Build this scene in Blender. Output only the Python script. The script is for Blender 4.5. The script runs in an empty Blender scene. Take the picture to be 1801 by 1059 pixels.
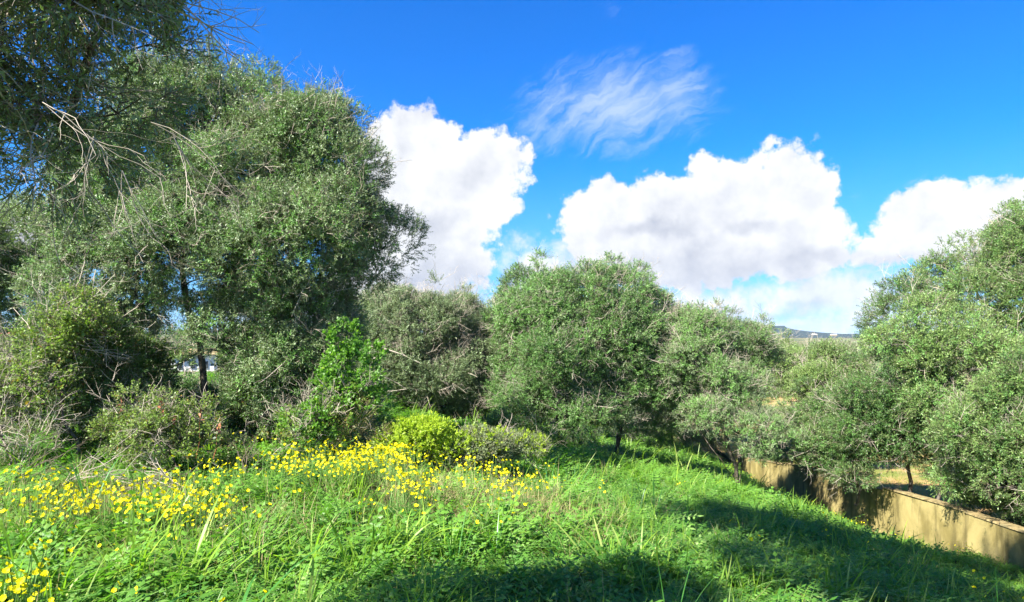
import bpy, math, random
import numpy as np

S = bpy.context.scene
R = math.radians
rng = np.random.default_rng(7)
random.seed(7)

# ------------------------------------------------------------------ camera
F = 1173.0            # focal length in photo pixels
PW, PH, HOR = 1801.0, 1059.0, 586.0
cd = bpy.data.cameras.new('camera')
cam = bpy.data.objects.new('camera', cd)
S.collection.objects.link(cam)
cam.location = (0, 0, 0)
cam.rotation_euler = (R(90), 0, 0)
cd.sensor_width = 36.0
cd.lens = 36.0 * F / PW
cd.shift_y = (HOR - PH / 2) / PW
cd.clip_start = 0.05
cd.clip_end = 9000
S.camera = cam

def at(px, py, Y):
    """photo pixel + distance -> world point (camera at the origin, looking along +Y)"""
    return np.array([(px - PW / 2) / F * Y, Y, -(py - HOR) / F * Y])

# ------------------------------------------------------------------ sun
SUN = np.array([-0.56, -0.45, 0.70]); SUN /= np.linalg.norm(SUN)
SUN_EL = math.asin(SUN[2]); SUN_AZ = math.atan2(SUN[0], SUN[1])
ld = bpy.data.lights.new('sun', 'SUN')
ld.energy = 5.0
ld.angle = R(0.53)
ld.color = (1.0, 0.95, 0.86)
sun = bpy.data.objects.new('sun', ld)
S.collection.objects.link(sun)
import mathutils
sun.rotation_euler = mathutils.Vector(SUN).to_track_quat('Z', 'Y').to_euler()

S.view_settings.view_transform = 'Standard'
S.view_settings.look = 'None'
S.view_settings.exposure = 1.95
S.view_settings.gamma = 1.0
S.view_settings.use_curve_mapping = False
S.cycles.max_bounces = 5
S.cycles.diffuse_bounces = 2
S.cycles.glossy_bounces = 2
S.cycles.transmission_bounces = 3
S.cycles.transparent_max_bounces = 4
S.cycles.volume_bounces = 0

# ------------------------------------------------------------------ world: sky with clouds
W = bpy.data.worlds.new('World'); S.world = W; W.use_nodes = True
NT = W.node_tree; NT.nodes.clear()
W.cycles.sampling_method = 'MANUAL'; W.cycles.sample_map_resolution = 512

class N:
    """small helper to write node maths"""
    def __init__(s, nt): s.nt = nt
    def new(s, t, **k):
        n = s.nt.nodes.new(t)
        for a, b in k.items(): setattr(n, a, b)
        return n
    def put(s, sock, v):
        if isinstance(v, bpy.types.NodeSocket): s.nt.links.new(v, sock)
        elif v is not None: sock.default_value = v
    def m(s, op, a, b=None, c=None, clamp=False):
        n = s.new('ShaderNodeMath', operation=op, use_clamp=clamp)
        for i, v in enumerate((a, b, c)):
            if v is not None: s.put(n.inputs[i], v)
        return n.outputs[0]
    def v(s, op, a, b=None, out=0, scale=None):
        n = s.new('ShaderNodeVectorMath', operation=op)
        s.put(n.inputs[0], a)
        if b is not None: s.put(n.inputs[1], b)
        if scale is not None: s.put(n.inputs['Scale'], scale)
        return n.outputs[out]
    def noise(s, vec, scale, detail=5, rough=0.5, dist=0.0, col=False, lac=2.0):
        n = s.new('ShaderNodeTexNoise')
        if vec is not None: s.put(n.inputs['Vector'], vec)
        s.put(n.inputs['Scale'], scale); s.put(n.inputs['Detail'], detail)
        s.put(n.inputs['Roughness'], rough); s.put(n.inputs['Distortion'], dist)
        s.put(n.inputs['Lacunarity'], lac)
        return n.outputs['Color' if col else 'Fac']
    def rng(s, v, a, b, c=0.0, d=1.0, smooth=True):
        n = s.new('ShaderNodeMapRange')
        n.interpolation_type = 'SMOOTHSTEP' if smooth else 'LINEAR'
        for i, x in enumerate((v, a, b, c, d)): s.put(n.inputs[i], x)
        return n.outputs[0]
    def mix(s, f, a, b, mode='MIX'):
        n = s.new('ShaderNodeMix', data_type='RGBA', blend_type=mode)
        s.put(n.inputs[0], f); s.put(n.inputs[6], a); s.put(n.inputs[7], b)
        return n.outputs[2]

g = N(NT)
sky = g.new('ShaderNodeTexSky', sky_type='NISHITA')
sky.sun_disc = False
sky.sun_elevation = SUN_EL
sky.sun_rotation = SUN_AZ
sky.altitude = 100; sky.air_density = 1.0; sky.dust_density = 0.4; sky.ozone_density = 2.2
hsv = g.new('ShaderNodeHueSaturation')
g.put(hsv.inputs['Saturation'], 1.22); g.put(hsv.inputs['Value'], 1.0)
NT.links.new(sky.outputs[0], hsv.inputs['Color'])
skycol = g.mix(1.0, hsv.outputs[0], (0.10, 0.66, 1.25, 1), 'MULTIPLY')
skycol = g.v('SCALE', skycol, scale=0.056)
SKYRAW = skycol

tc = g.new('ShaderNodeTexCoord')
D = tc.outputs['Generated']
sep = g.new('ShaderNodeSeparateXYZ'); NT.links.new(D, sep.inputs[0])
az = g.m('ARCTAN2', sep.outputs[0], sep.outputs[1])
el = g.m('ARCSINE', sep.outputs[2])
skycol = g.mix(g.m('MULTIPLY', g.rng(el, 0.28, -0.02), 0.62), skycol, (0.095, 0.165, 0.27, 1))
warp = g.noise(D, 7.0, 5, 0.6, col=True)
warp = g.v('SUBTRACT', warp, (0.5, 0.5, 0.5))
warp2 = g.noise(D, 32.0, 4, 0.6, col=True)
warp2 = g.v('SUBTRACT', warp2, (0.5, 0.5, 0.5))
cmb = g.new('ShaderNodeCombineXYZ'); NT.links.new(az, cmb.inputs[0]); NT.links.new(el, cmb.inputs[1])
AE = cmb.outputs[0]
AEW = g.v('ADD', AE, g.v('MULTIPLY', warp, (0.085, 0.085, 0.0)))
AEW = g.v('ADD', AEW, g.v('MULTIPLY', warp2, (0.03, 0.03, 0.0)))

def ae(px, py):
    a = math.atan((px - PW / 2) / F)
    e = math.atan(-(py - HOR) / F * math.cos(a))
    return a, e

def blobs(lst, vec, k=None):
    out = None
    for (px, py, rx, ry) in lst:
        a, e = ae(px, py)
        ra = 1.16 * rx / F * math.cos(a) ** 2; re = 1.16 * ry / F * math.cos(a)
        d = g.v('SUBTRACT', vec, (a, e, 0.0))
        d = g.v('MULTIPLY', d, (1 / ra, 1 / re, 0.0))
        f = g.m('SUBTRACT', 1.0, g.v('LENGTH', d, out=1))
        f = g.m('MULTIPLY', f, k or min(ra, re) / 0.06)
        out = f if out is None else g.m('MAXIMUM', out, f)
    return out

cum = [(735, 275, 78, 62), (850, 300, 68, 58), (700, 345, 120, 95), (800, 340, 100, 70), (760, 440, 100, 75), (700, 520, 130, 60),
       (1080, 400, 92, 62), (1180, 395, 90, 70), (1290, 360, 100, 75), (1400, 340, 85, 68), (1400, 420, 100, 70), (1230, 445, 190, 55),
       (1640, 400, 105, 66), (1770, 400, 150, 80), (1570, 450, 90, 40), (1900, 400, 150, 80), (1143, 345, 14, 26),
       (905, 525, 55, 26), (945, 455, 26, 20), (20, 440, 130, 75), (-150, 430, 160, 90)]
soft = [(1300, 530, 170, 36), (1480, 525, 150, 45), (1420, 565, 300, 32), (1180, 560, 160, 25), (960, 480, 70, 55), (700, 560, 200, 25)]
shade = [(1230, 478, 250, 44), (1420, 462, 120, 26), (760, 505, 140, 55), (1300, 545, 200, 14), (1450, 570, 160, 12), (1600, 478, 160, 26), (1150, 410, 80, 18), (730, 385, 90, 22), (1330, 400, 70, 16)]
fA = blobs(cum, AEW)
fS = blobs(soft, AEW)
lump = g.noise(D, 26.0, 8, 0.62)
lump_sun = g.noise(g.v('ADD', D, tuple(SUN * 0.012)), 26.0, 8, 0.62)
big = g.noise(D, 9.0, 4, 0.5)
big_sun = g.noise(g.v('ADD', D, tuple(SUN * 0.03)), 9.0, 4, 0.5)
fld = g.m('ADD', fA, g.m('MULTIPLY', g.m('SUBTRACT', lump, 0.5), 1.15))
dA = g.rng(fld, -0.03, 0.17)
fldS = g.m('ADD', fS, g.m('MULTIPLY', g.m('SUBTRACT', lump, 0.5), 1.6))
dS = g.m('MULTIPLY', g.rng(fldS, -0.3, 0.5), 0.93)
# scattered cumulus over the rest of the sky, low down as in view
gen = g.noise(g.v('MULTIPLY', D, (1.0, 1.0, 2.2)), 2.3, 7, 0.55)
outside = g.rng(g.m('ABSOLUTE', az), 0.80, 1.0)
lowband = g.m('MULTIPLY', g.rng(el, -0.05, 0.04), g.rng(el, 0.75, 0.3))
dG = g.m('MULTIPLY', g.m('MULTIPLY', g.rng(gen, 0.5, 0.6), outside), lowband)
dens = g.m('MAXIMUM', g.m('MAXIMUM', dA, dS), dG)
# cirrus
cir = [(1085, 185, 180, 85), (960, 225, 105, 50), (1185, 165, 75, 75)]
cir2 = [(1062, 8, 34, 20), (1600, 325, 32, 20), (1520, 345, 28, 13), (1700, 325, 60, 12)]
rotv = g.new('ShaderNodeVectorRotate', rotation_type='Z_AXIS'); NT.links.new(g.v('ADD', AE, g.v('MULTIPLY', warp, (0.11, 0.11, 0))), rotv.inputs[0]); rotv.inputs['Angle'].default_value = R(-28)
streak = g.noise(g.v('MULTIPLY', rotv.outputs[0], (1.0, 4.2, 1.0)), 13.0, 8, 0.62, 0.25)
fC = g.m('MAXIMUM', blobs(cir, AE), blobs(cir2, AEW))
dC = g.m('MULTIPLY', g.rng(g.m('ADD', g.m('MULTIPLY', fC, 0.55), g.m('MULTIPLY', g.m('SUBTRACT', streak, 0.5), 1.35)), 0.0, 0.95), 0.80)
dC = g.m('MULTIPLY', dC, g.rng(fC, 0.0, 0.25))
# cloud light: relief towards the sun, grey-blue bases
rel = g.m('ADD', g.m('MULTIPLY', g.m('SUBTRACT', lump, lump_sun), 0.85), g.m('MULTIPLY', g.m('SUBTRACT', big, big_sun), 1.5))
fH = blobs(shade, AEW, 1.0)
sh = g.m('MULTIPLY', g.rng(fH, -0.2, 0.85), 0.48)
thick = g.m('MULTIPLY', g.rng(fld, 0.1, 1.3), 0.28)
lit = g.m('SUBTRACT', g.m('ADD', 0.93, rel), g.m('ADD', sh, thick))
lit = g.m('ADD', lit, g.m('MULTIPLY', g.m('SUBTRACT', big, 0.5), 0.55), clamp=True)
ccol = g.mix(lit, (0.145, 0.157, 0.188, 1), (0.275, 0.279, 0.285, 1))
final = g.mix(g.m('MULTIPLY', dC, 1.0), skycol, (0.175, 0.215, 0.27, 1))
final = g.mix(dens, final, ccol)
bg = g.new('ShaderNodeBackground'); bg.inputs[1].default_value = 1.0
NT.links.new(final, bg.inputs[0])
wo = g.new('ShaderNodeOutputWorld'); NT.links.new(bg.outputs[0], wo.inputs[0])

# ------------------------------------------------------------------ materials
def mat(name):
    m = bpy.data.materials.new(name); m.use_nodes = True
    nt = m.node_tree; nt.nodes.clear()
    return m, N(nt)

def finish(m, h, shader):
    o = h.new('ShaderNodeOutputMaterial'); m.node_tree.links.new(shader, o.inputs[0]); return m

def principled(h, col, rough=0.7, spec=0.3, normal=None):
    p = h.new('ShaderNodeBsdfPrincipled')
    h.put(p.inputs['Base Color'], col); h.put(p.inputs['Roughness'], rough)
    h.put(p.inputs['Specular IOR Level'], spec)
    if normal is not None: h.put(p.inputs['Normal'], normal)
    return p.outputs[0]

def leaf_mat(name, ca, cb, cc, under=None, trans=0.3, rough=0.45, spec=0.35, tcol=1.3):
    """ca..cb by the plant's tint attribute, cc = odd (young or dry) leaves; under = colour of the leaf's underside"""
    m, h = mat(name)
    ai = h.new('ShaderNodeAttribute', attribute_name='tint', attribute_type='INSTANCER').outputs['Fac']
    lv = h.new('ShaderNodeAttribute', attribute_name='lv', attribute_type='GEOMETRY').outputs['Fac']
    oi = h.new('ShaderNodeObjectInfo').outputs['Random']
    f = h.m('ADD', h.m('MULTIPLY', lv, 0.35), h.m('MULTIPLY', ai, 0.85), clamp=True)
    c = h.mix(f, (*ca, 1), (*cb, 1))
    odd = h.m('MULTIPLY', h.rng(h.m('ADD', h.m('MULTIPLY', oi, 0.55), h.m('MULTIPLY', lv, 0.5)), 0.78, 0.98), 0.8)
    c = h.mix(odd, c, (*cc, 1))
    if under:
        geo = h.new('ShaderNodeNewGeometry')
        c = h.mix(h.m('MULTIPLY', geo.outputs['Backfacing'], 0.75), c, (*under, 1))
    p = principled(h, c, rough, spec)
    t = h.new('ShaderNodeBsdfTranslucent')
    tc_ = h.mix(1.0, c, (1.15 * tcol, 1.35 * tcol, 0.55 * tcol, 1), 'MULTIPLY')
    m.node_tree.links.new(tc_, t.inputs[0])
    x = h.new('ShaderNodeMixShader'); x.inputs[0].default_value = trans
    m.node_tree.links.new(p, x.inputs[1]); m.node_tree.links.new(t.outputs[0], x.inputs[2])
    return finish(m, h, x.outputs[0])

def bark_mat(name, a, b, scale=14):
    m, h = mat(name)
    tcn = h.new('ShaderNodeTexCoord').outputs['Object']
    st = h.v('MULTIPLY', tcn, (1, 1, 0.35))
    n1 = h.noise(st, scale, 6, 0.65, 0.6)
    n2 = h.noise(tcn, 3.0, 3, 0.5)
    c = h.mix(h.rng(n1, 0.35, 0.65), (*a, 1), (*b, 1))
    c = h.mix(h.m('MULTIPLY', h.rng(n2, 0.52, 0.7), 0.5), c, (0.13, 0.125, 0.07, 1))
    bp = h.new('ShaderNodeBump'); bp.inputs['Strength'].default_value = 0.7; bp.inputs['Distance'].default_value = 0.02
    m.node_tree.links.new(n1, bp.inputs['Height'])
    return finish(m, h, principled(h, c, 0.9, 0.15, bp.outputs[0]))

def plain_mat(name, col, rough=0.8, var=0.15, scale=6, spec=0.25):
    m, h = mat(name)
    tcn = h.new('ShaderNodeTexCoord').outputs['Object']
    n1 = h.noise(tcn, scale, 5, 0.6)
    c = h.mix(n1, (*[x * (1 - var) for x in col], 1), (*[x * (1 + var) for x in col], 1))
    return finish(m, h, principled(h, c, rough, spec))

M = {}
M['olive'] = leaf_mat('olive_leaf', (0.052, 0.094, 0.036), (0.215, 0.295, 0.130), (0.29, 0.34, 0.16), under=(0.20, 0.25, 0.155), trans=0.20, rough=0.46, spec=0.38)
M['olive_green'] = leaf_mat('wild_olive_leaf', (0.038, 0.104, 0.020), (0.160, 0.330, 0.072), (0.25, 0.36, 0.11), under=(0.15, 0.23, 0.10), trans=0.22, rough=0.46, spec=0.36)
M['oak'] = leaf_mat('yellow_green_leaf', (0.032, 0.078, 0.020), (0.200, 0.305, 0.078), (0.28, 0.33, 0.12), under=(0.15, 0.21, 0.08), trans=0.22, rough=0.45, spec=0.4)
M['bramble'] = leaf_mat('bramble_leaf', (0.026, 0.062, 0.012), (0.190, 0.285, 0.045), (0.30, 0.14, 0.04), under=(0.20, 0.25, 0.12), trans=0.34)  # dark end deepened so low tints carry the understorey shade
M['lime'] = leaf_mat('lime_leaf', (0.18, 0.27, 0.020), (0.36, 0.45, 0.035), (0.38, 0.48, 0.06), trans=0.40, spec=0.3)
M['ivy'] = leaf_mat('climber_leaf', (0.045, 0.13, 0.018), (0.13, 0.27, 0.035), (0.28, 0.40, 0.05), trans=0.38, spec=0.35)
M['grey'] = leaf_mat('grey_shrub_leaf', (0.12, 0.165, 0.075), (0.24, 0.29, 0.14), (0.30, 0.25, 0.16), trans=0.22, spec=0.25)
M['grass'] = leaf_mat('grass_blade', (0.045, 0.140, 0.014), (0.235, 0.365, 0.040), (0.36, 0.40, 0.14), trans=0.42, rough=0.4, spec=0.22)
M['reed'] = leaf_mat('broad_grass_blade', (0.055, 0.190, 0.035), (0.130, 0.330, 0.060), (0.18, 0.36, 0.11), trans=0.35, rough=0.38, spec=0.4)
M['herb'] = leaf_mat('herb_leaf', (0.030, 0.115, 0.016), (0.160, 0.320, 0.042), (0.26, 0.38, 0.12), trans=0.38, rough=0.42, spec=0.22)
M['straw'] = leaf_mat('dry_grass_blade', (0.28, 0.22, 0.10), (0.42, 0.35, 0.19), (0.30, 0.30, 0.10), trans=0.25, rough=0.6, spec=0.2)
M['bark'] = bark_mat('olive_bark', (0.060, 0.048, 0.036), (0.17, 0.145, 0.115))
M['twig'] = plain_mat('pale_twig', (0.38, 0.33, 0.26), 0.85, 0.25, 9)
M['twigdark'] = plain_mat('brown_twig', (0.15, 0.12, 0.085), 0.85, 0.3, 9)
M['stem'] = plain_mat('green_stem', (0.12, 0.22, 0.05), 0.6, 0.2, 9)
M['redstem'] = plain_mat('reddish_young_leaf', (0.26, 0.10, 0.045), 0.6, 0.3, 9)
m_, h_ = mat('yellow_petal')
t_ = h_.new('ShaderNodeBsdfTranslucent'); t_.inputs[0].default_value = (0.88, 0.80, 0.01, 1)
x_ = h_.new('ShaderNodeMixShader'); x_.inputs[0].default_value = 0.3
m_.node_tree.links.new(principled(h_, (0.86, 0.76, 0.008, 1), 0.5, 0.2), x_.inputs[1]); m_.node_tree.links.new(t_.outputs[0], x_.inputs[2])
M['petal'] = finish(m_, h_, x_.outputs[0])

def ground_mat():
    m, h = mat('earth_and_litter')
    p = h.new('ShaderNodeTexCoord').outputs['Object']
    n1 = h.noise(p, 0.9, 6, 0.6); n2 = h.noise(p, 14, 6, 0.7); n3 = h.noise(p, 0.05, 4, 0.5)
    c = h.mix(h.rng(n2, 0.35, 0.65), (0.030, 0.034, 0.014, 1), (0.090, 0.075, 0.040, 1))
    c = h.mix(h.rng(n1, 0.42, 0.6), c, (0.040, 0.075, 0.020, 1))
    far = h.rng(h.v('LENGTH', p, out=1), 40, 90)
    c = h.mix(far, c, h.mix(h.rng(n3, 0.4, 0.6), (0.055, 0.085, 0.03, 1), (0.17, 0.15, 0.075, 1)))
    bp = h.new('ShaderNodeBump'); bp.inputs['Strength'].default_value = 0.8; bp.inputs['Distance'].default_value = 0.03
    m.node_tree.links.new(n2, bp.inputs['Height'])
    return finish(m, h, principled(h, c, 0.95, 0.1, bp.outputs[0]))
M['ground'] = ground_mat()

def soil_mat():
    m, h = mat('orange_soil')
    p = h.new('ShaderNodeTexCoord').outputs['Object']
    n1 = h.noise(p, 0.35, 6, 0.65); n2 = h.noise(p, 9, 6, 0.7)
    c = h.mix(h.rng(n2, 0.35, 0.65), (0.30, 0.17, 0.07, 1), (0.42, 0.28, 0.12, 1))
    c = h.mix(h.rng(n1, 0.47, 0.6), c, (0.16, 0.17, 0.045, 1))
    bp = h.new('ShaderNodeBump'); bp.inputs['Strength'].default_value = 0.8; bp.inputs['Distance'].default_value = 0.03
    m.node_tree.links.new(n2, bp.inputs['Height'])
    return finish(m, h, principled(h, c, 0.95, 0.1, bp.outputs[0]))
M['soil'] = soil_mat()

def wall_mat():
    m, h = mat('ochre_render')
    p = h.new('ShaderNodeTexCoord').outputs['Object']
    n1 = h.noise(p, 1.3, 6, 0.62, 0.4); n2 = h.noise(p, 22, 6, 0.7); n3 = h.noise(h.v('MULTIPLY', p, (1, 1, 0.18)), 3.2, 5, 0.6)
    c = h.mix(h.rng(n1, 0.35, 0.65), (0.19, 0.155, 0.055, 1), (0.34, 0.28, 0.115, 1))
    c = h.mix(h.m('MULTIPLY', h.rng(n3, 0.5, 0.66), 0.7), c, (0.09, 0.075, 0.03, 1))
    c = h.mix(h.m('MULTIPLY', h.rng(n2, 0.5, 0.75), 0.35), c, (0.22, 0.17, 0.09, 1))
    n4 = h.noise(p, 5.0, 5, 0.7)
    c = h.mix(h.m('MULTIPLY', h.rng(n4, 0.6, 0.68), 0.6), c, (0.10, 0.10, 0.04, 1))
    bp = h.new('ShaderNodeBump'); bp.inputs['Strength'].default_value = 0.5; bp.inputs['Distance'].default_value = 0.015
    m.node_tree.links.new(n2, bp.inputs['Height'])
    return finish(m, h, principled(h, c, 0.95, 0.1, bp.outputs[0]))
M['wall'] = wall_mat()
M['coping'] = bark_mat('wall_coping_mortar', (0.13, 0.10, 0.045), (0.32, 0.25, 0.12), 8)
M['hill'] = plain_mat('far_scrub', (0.018, 0.034, 0.030), 0.95, 0.45, 0.02)
M['white'] = plain_mat('white_paint', (0.78, 0.77, 0.74), 0.7, 0.05, 2)
M['roof'] = plain_mat('terracotta', (0.40, 0.18, 0.10), 0.9, 0.2, 5)
M['darkglass'] = plain_mat('dark_glass', (0.05, 0.06, 0.07), 0.15, 0.1, 2, 0.5)
M['tyre'] = plain_mat('black_rubber', (0.02, 0.02, 0.02), 0.8, 0.1, 2)
M['beige'] = plain_mat('beige_render', (0.62, 0.55, 0.45), 0.85, 0.06, 2)

# ------------------------------------------------------------------ mesh helpers
def add_mesh(name, V, Fc, material, parent=None, link=True, lv=None, smooth=False, mats=None, midx=None, loc=None):
    V = np.asarray(V, dtype=np.float32); me = bpy.data.meshes.new(name)
    if isinstance(Fc, np.ndarray):
        k = Fc.shape[1]; n = Fc.shape[0]
        me.vertices.add(len(V)); me.vertices.foreach_set('co', V.ravel())
        me.loops.add(n * k); me.loops.foreach_set('vertex_index', Fc.astype(np.int32).ravel())
        me.polygons.add(n); me.polygons.foreach_set('loop_start', np.arange(0, n * k, k, dtype=np.int32))
        me.update(calc_edges=True)
    else:
        me.from_pydata([tuple(v) for v in V.tolist()], [], [tuple(f) for f in Fc]); me.update()
    for mm in (mats or ([material] if material else [])): me.materials.append(mm)
    if midx is not None: me.polygons.foreach_set('material_index', np.asarray(midx, dtype=np.int32))
    if lv is not None:
        a = me.attributes.new('lv', 'FLOAT', 'POINT'); a.data.foreach_set('value', np.asarray(lv, dtype=np.float32))
    if smooth: me.polygons.foreach_set('use_smooth', np.ones(len(me.polygons), dtype=bool))
    o = bpy.data.objects.new(name, me)
    if link: S.collection.objects.link(o)
    if parent is not None: o.parent = parent
    if loc is not None: o.location = loc
    return o

def thing(name, label, cat, loc, group=None):
    o = bpy.data.objects.new(name, None); o.empty_display_size = 0.3
    S.collection.objects.link(o); o.location = tuple(float(x) for x in loc)
    o['label'] = label; o['category'] = cat
    if group: o['group'] = group
    return o

class Acc:
    """collects pieces of quads/tris into one mesh"""
    def __init__(s): s.V = []; s.F = []; s.lv = []; s.mi = []; s.n = 0
    def add(s, V, Fc, lv=0.5, mi=0):
        V = np.asarray(V, float); s.V.append(V); s.F += [tuple(int(i) + s.n for i in f) for f in Fc]
        s.mi += [mi] * len(Fc); s.lv.append(np.full(len(V), lv)); s.n += len(V)
    def build(s, name, mats, parent=None, link=True, smooth=False, loc=None):
        if not isinstance(mats, (list, tuple)): mats = [mats]
        return add_mesh(name, np.concatenate(s.V), s.F, None, parent, link, np.concatenate(s.lv), smooth, mats, s.mi, loc)

def unit(v):
    v = np.asarray(v, float); return v / (np.linalg.norm(v, axis=-1, keepdims=True) + 1e-9)

def tube(acc, P, r, sides=5, mi=0, lv=0.5):
    P = np.asarray(P, float); n = len(P); r = np.broadcast_to(r, (n,))
    T = np.gradient(P, axis=0); T = unit(T)
    up = np.array([0.13, 0.21, 0.97]); A = unit(np.cross(T, up) + 1e-6); B = np.cross(T, A)
    ang = np.arange(sides) / sides * 2 * math.pi
    V = (P[:, None, :] + r[:, None, None] * (np.cos(ang)[None, :, None] * A[:, None, :] + np.sin(ang)[None, :, None] * B[:, None, :])).reshape(-1, 3)
    Fc = []
    for i in range(n - 1):
        for j in range(sides):
            a = i * sides + j; b = i * sides + (j + 1) % sides
            Fc.append((a, b, b + sides, a + sides))
    acc.add(V, Fc, lv, mi)

def blade(acc, base, d, up, L, w, curve, seg=4, lv=0.5, mi=0, fold=0.0, shape='blade'):
    """a strip that starts along d and bends over; w = width; shape of the width profile"""
    base = np.asarray(base, float); d = unit(d); up = unit(up)
    side = unit(np.cross(d, up)); P = base.copy(); pts = [P.copy()]; dirs = [d]
    for i in range(seg):
        dd = unit(dirs[-1] + np.array([0, 0, -curve / seg]) ); dirs.append(dd); P = P + dd * L / seg; pts.append(P.copy())
    V = []; Fc = []
    for i in range(seg + 1):
        t = i / seg
        if shape == 'blade': ww = w * (0.55 + 0.6 * t) * (1 - t ** 2.2) if t < 1 else 0
        else: ww = w * math.sin(math.pi * min(1, 0.08 + 0.92 * t)) if t < 1 else 0
        V += [pts[i] - side * ww / 2, pts[i] + side * ww / 2]
    for i in range(seg):
        a = 2 * i; Fc.append((a, a + 1, a + 3, a + 2))
    # tip: merge into a triangle
    V = V[:-1]; a = 2 * (seg - 1); Fc[-1] = (a, a + 1, a + 2)
    acc.add(V, Fc, lv, mi)

def kite(acc, base, d, nrm, L, w, lv, mi=0, wide=0.45):
    base = np.asarray(base, float); d = unit(d); s = unit(np.cross(d, nrm)); n = np.cross(s, d)
    V = [base, base + d * L * wide + s * w / 2 - n * w * 0.12, base + d * L - n * L * 0.08, base + d * L * wide - s * w / 2 - n * w * 0.12]
    acc.add(V, [(0, 1, 2), (0, 2, 3)], lv, mi)

# ------------------------------------------------------------------ plant pieces used again and again
rr = random.Random(3)
def rdir():
    z = rr.uniform(-1, 1); a = rr.uniform(0, 2 * math.pi); q = math.sqrt(1 - z * z)
    return np.array([q * math.cos(a), q * math.sin(a), z])

def make_sprig(nleaf, length, L, w, matn, twigm='twigdark', nstems=3, spread=0.55, wide=0.45):
    acc = Acc()
    for k in range(nstems):
        d = unit(np.array([rr.uniform(-spread, spread), rr.uniform(-spread, spread), 1.0]))
        P = [np.zeros(3)]; dd = d
        for i in range(3):
            dd = unit(dd + rdir() * 0.22); P.append(P[-1] + dd * length / 3)
        tube(acc, P, [0.003, 0.0022, 0.0016, 0.001], 3, 1)
        for i in range(nleaf):
            t = (i + rr.random()) / nleaf * 0.85 + 0.15
            q = t * 3; j = min(2, int(q)); b = P[j] + (P[j + 1] - P[j]) * (q - j)
            ld_ = unit(rdir() * 0.9 + unit(P[j + 1] - P[j]) * 0.85)
            kite(acc, b, ld_, unit(rdir() * 0.55 + np.array([0, 0, 0.75])), L * rr.uniform(0.7, 1.15), w * rr.uniform(0.8, 1.15), rr.random(), 0, wide)
    return acc.build('sprig_source', [M[matn], M[twigm]], link=False)

def make_bare(length, matn):
    acc = Acc()
    def grow(p, d, L, r, lev):
        P = [p]; dd = d
        for i in range(4):
            dd = unit(dd + rdir() * 0.28); P.append(P[-1] + dd * L / 4)
        tube(acc, P, np.linspace(r, r * 0.5, 5), 3)
        if lev > 0:
            for k in range(3):
                i = rr.choice([1, 2, 3, 4]); grow(P[i], unit(dd + rdir() * 0.95), L * rr.uniform(0.35, 0.65), r * 0.55, lev - 1)
    grow(np.zeros(3), np.array([0, 0, 1.0]), length, 0.0055, 2)
    return acc.build('twig_source', [M[matn]], link=False)

def make_tuft(n, L, w, matn, spread, curve, rad, seg=4):
    acc = Acc()
    for i in range(n):
        a = rr.uniform(0, 2 * math.pi); q = rad * math.sqrt(rr.random()); b = np.array([q * math.cos(a), q * math.sin(a), -0.02])
        aa = a + rr.uniform(-1, 1)
        lean = rr.uniform(0.05, spread)
        d = np.array([math.cos(aa) * lean, math.sin(aa) * lean, 1])
        k = rr.uniform(0.5, 1.15)
        blade(acc, b, d, np.array([-math.cos(aa), -math.sin(aa), 0.3]) + rdir() * 0.5, L * k, w * rr.uniform(0.6, 1.2), rr.uniform(0.2, curve), seg, rr.random())
    return acc.build('tuft_source', [M[matn]], link=False)

def make_herb(nfrond, L, nl, ll, lw, matn, lift=0.8):
    """leafy plant of pinnate fronds"""
    acc = Acc()
    for i in range(nfrond):
        a = rr.uniform(0, 2 * math.pi); up = rr.uniform(lift * 0.5, lift * 1.6)
        d = unit(np.array([math.cos(a), math.sin(a), up])); P = [np.array([0, 0, 0.0])]; dd = d; LL = L * rr.uniform(0.6, 1.15)
        for k in range(4):
            dd = unit(dd + np.array([0, 0, -0.18])); P.append(P[-1] + dd * LL / 4)
        tube(acc, P, [0.003, 0.0025, 0.002, 0.0015, 0.001], 3, 1)
        lvv = rr.random()
        for k in range(nl):
            t = 0.25 + 0.75 * (k + 0.5) / nl; q = t * 4; j = min(3, int(q)); b = P[j] + (P[j + 1] - P[j]) * (q - j)
            T = unit(P[j + 1] - P[j]); sd = unit(np.cross(T, np.array([0, 0, 1.0]))); nn = np.cross(sd, T)
            sc = 1 - 0.55 * abs(t - 0.55)
            for s in (-1, 1):
                kite(acc, b, unit(sd * s + T * 0.35 + rdir() * 0.15), nn + rdir() * 0.3, ll * sc, lw * sc, min(1, max(0, lvv + rr.uniform(-.2, .2))), 0)
        kite(acc, P[-1], dd, np.array([0, 0, 1.0]), ll, lw, lvv, 0)
    return acc.build('herb_source', [M[matn], M['stem']], link=False)

def make_flower(n, H, rad, r=0.016):
    acc = Acc()
    for i in range(n):
        a = rr.uniform(0, 6.28); q = rad * math.sqrt(rr.random()); b = np.array([q * math.cos(a), q * math.sin(a), 0])
        top = b + np.array([rr.uniform(-.05, .05), rr.uniform(-.05, .05), H * rr.uniform(0.55, 1.2)])
        tube(acc, [b, (b + top) / 2 + rdir() * 0.01, top], [0.0018] * 3, 3, 1)
        nrm = unit(np.array([rr.uniform(-1, 1), rr.uniform(-1, 1), 0.8])); A = unit(np.cross(nrm, [0.3, 0.1, 0.9])); B = np.cross(nrm, A)
        for k in range(6):
            an = k / 6 * 6.283; d = A * math.cos(an) + B * math.sin(an) + nrm * 0.6
            kite(acc, top, d, nrm, r * rr.uniform(0.9, 1.2), r * 1.0, rr.random(), 0, 0.65)
    return acc.build('flower_source', [M['petal'], M['stem']], link=False)

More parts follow.
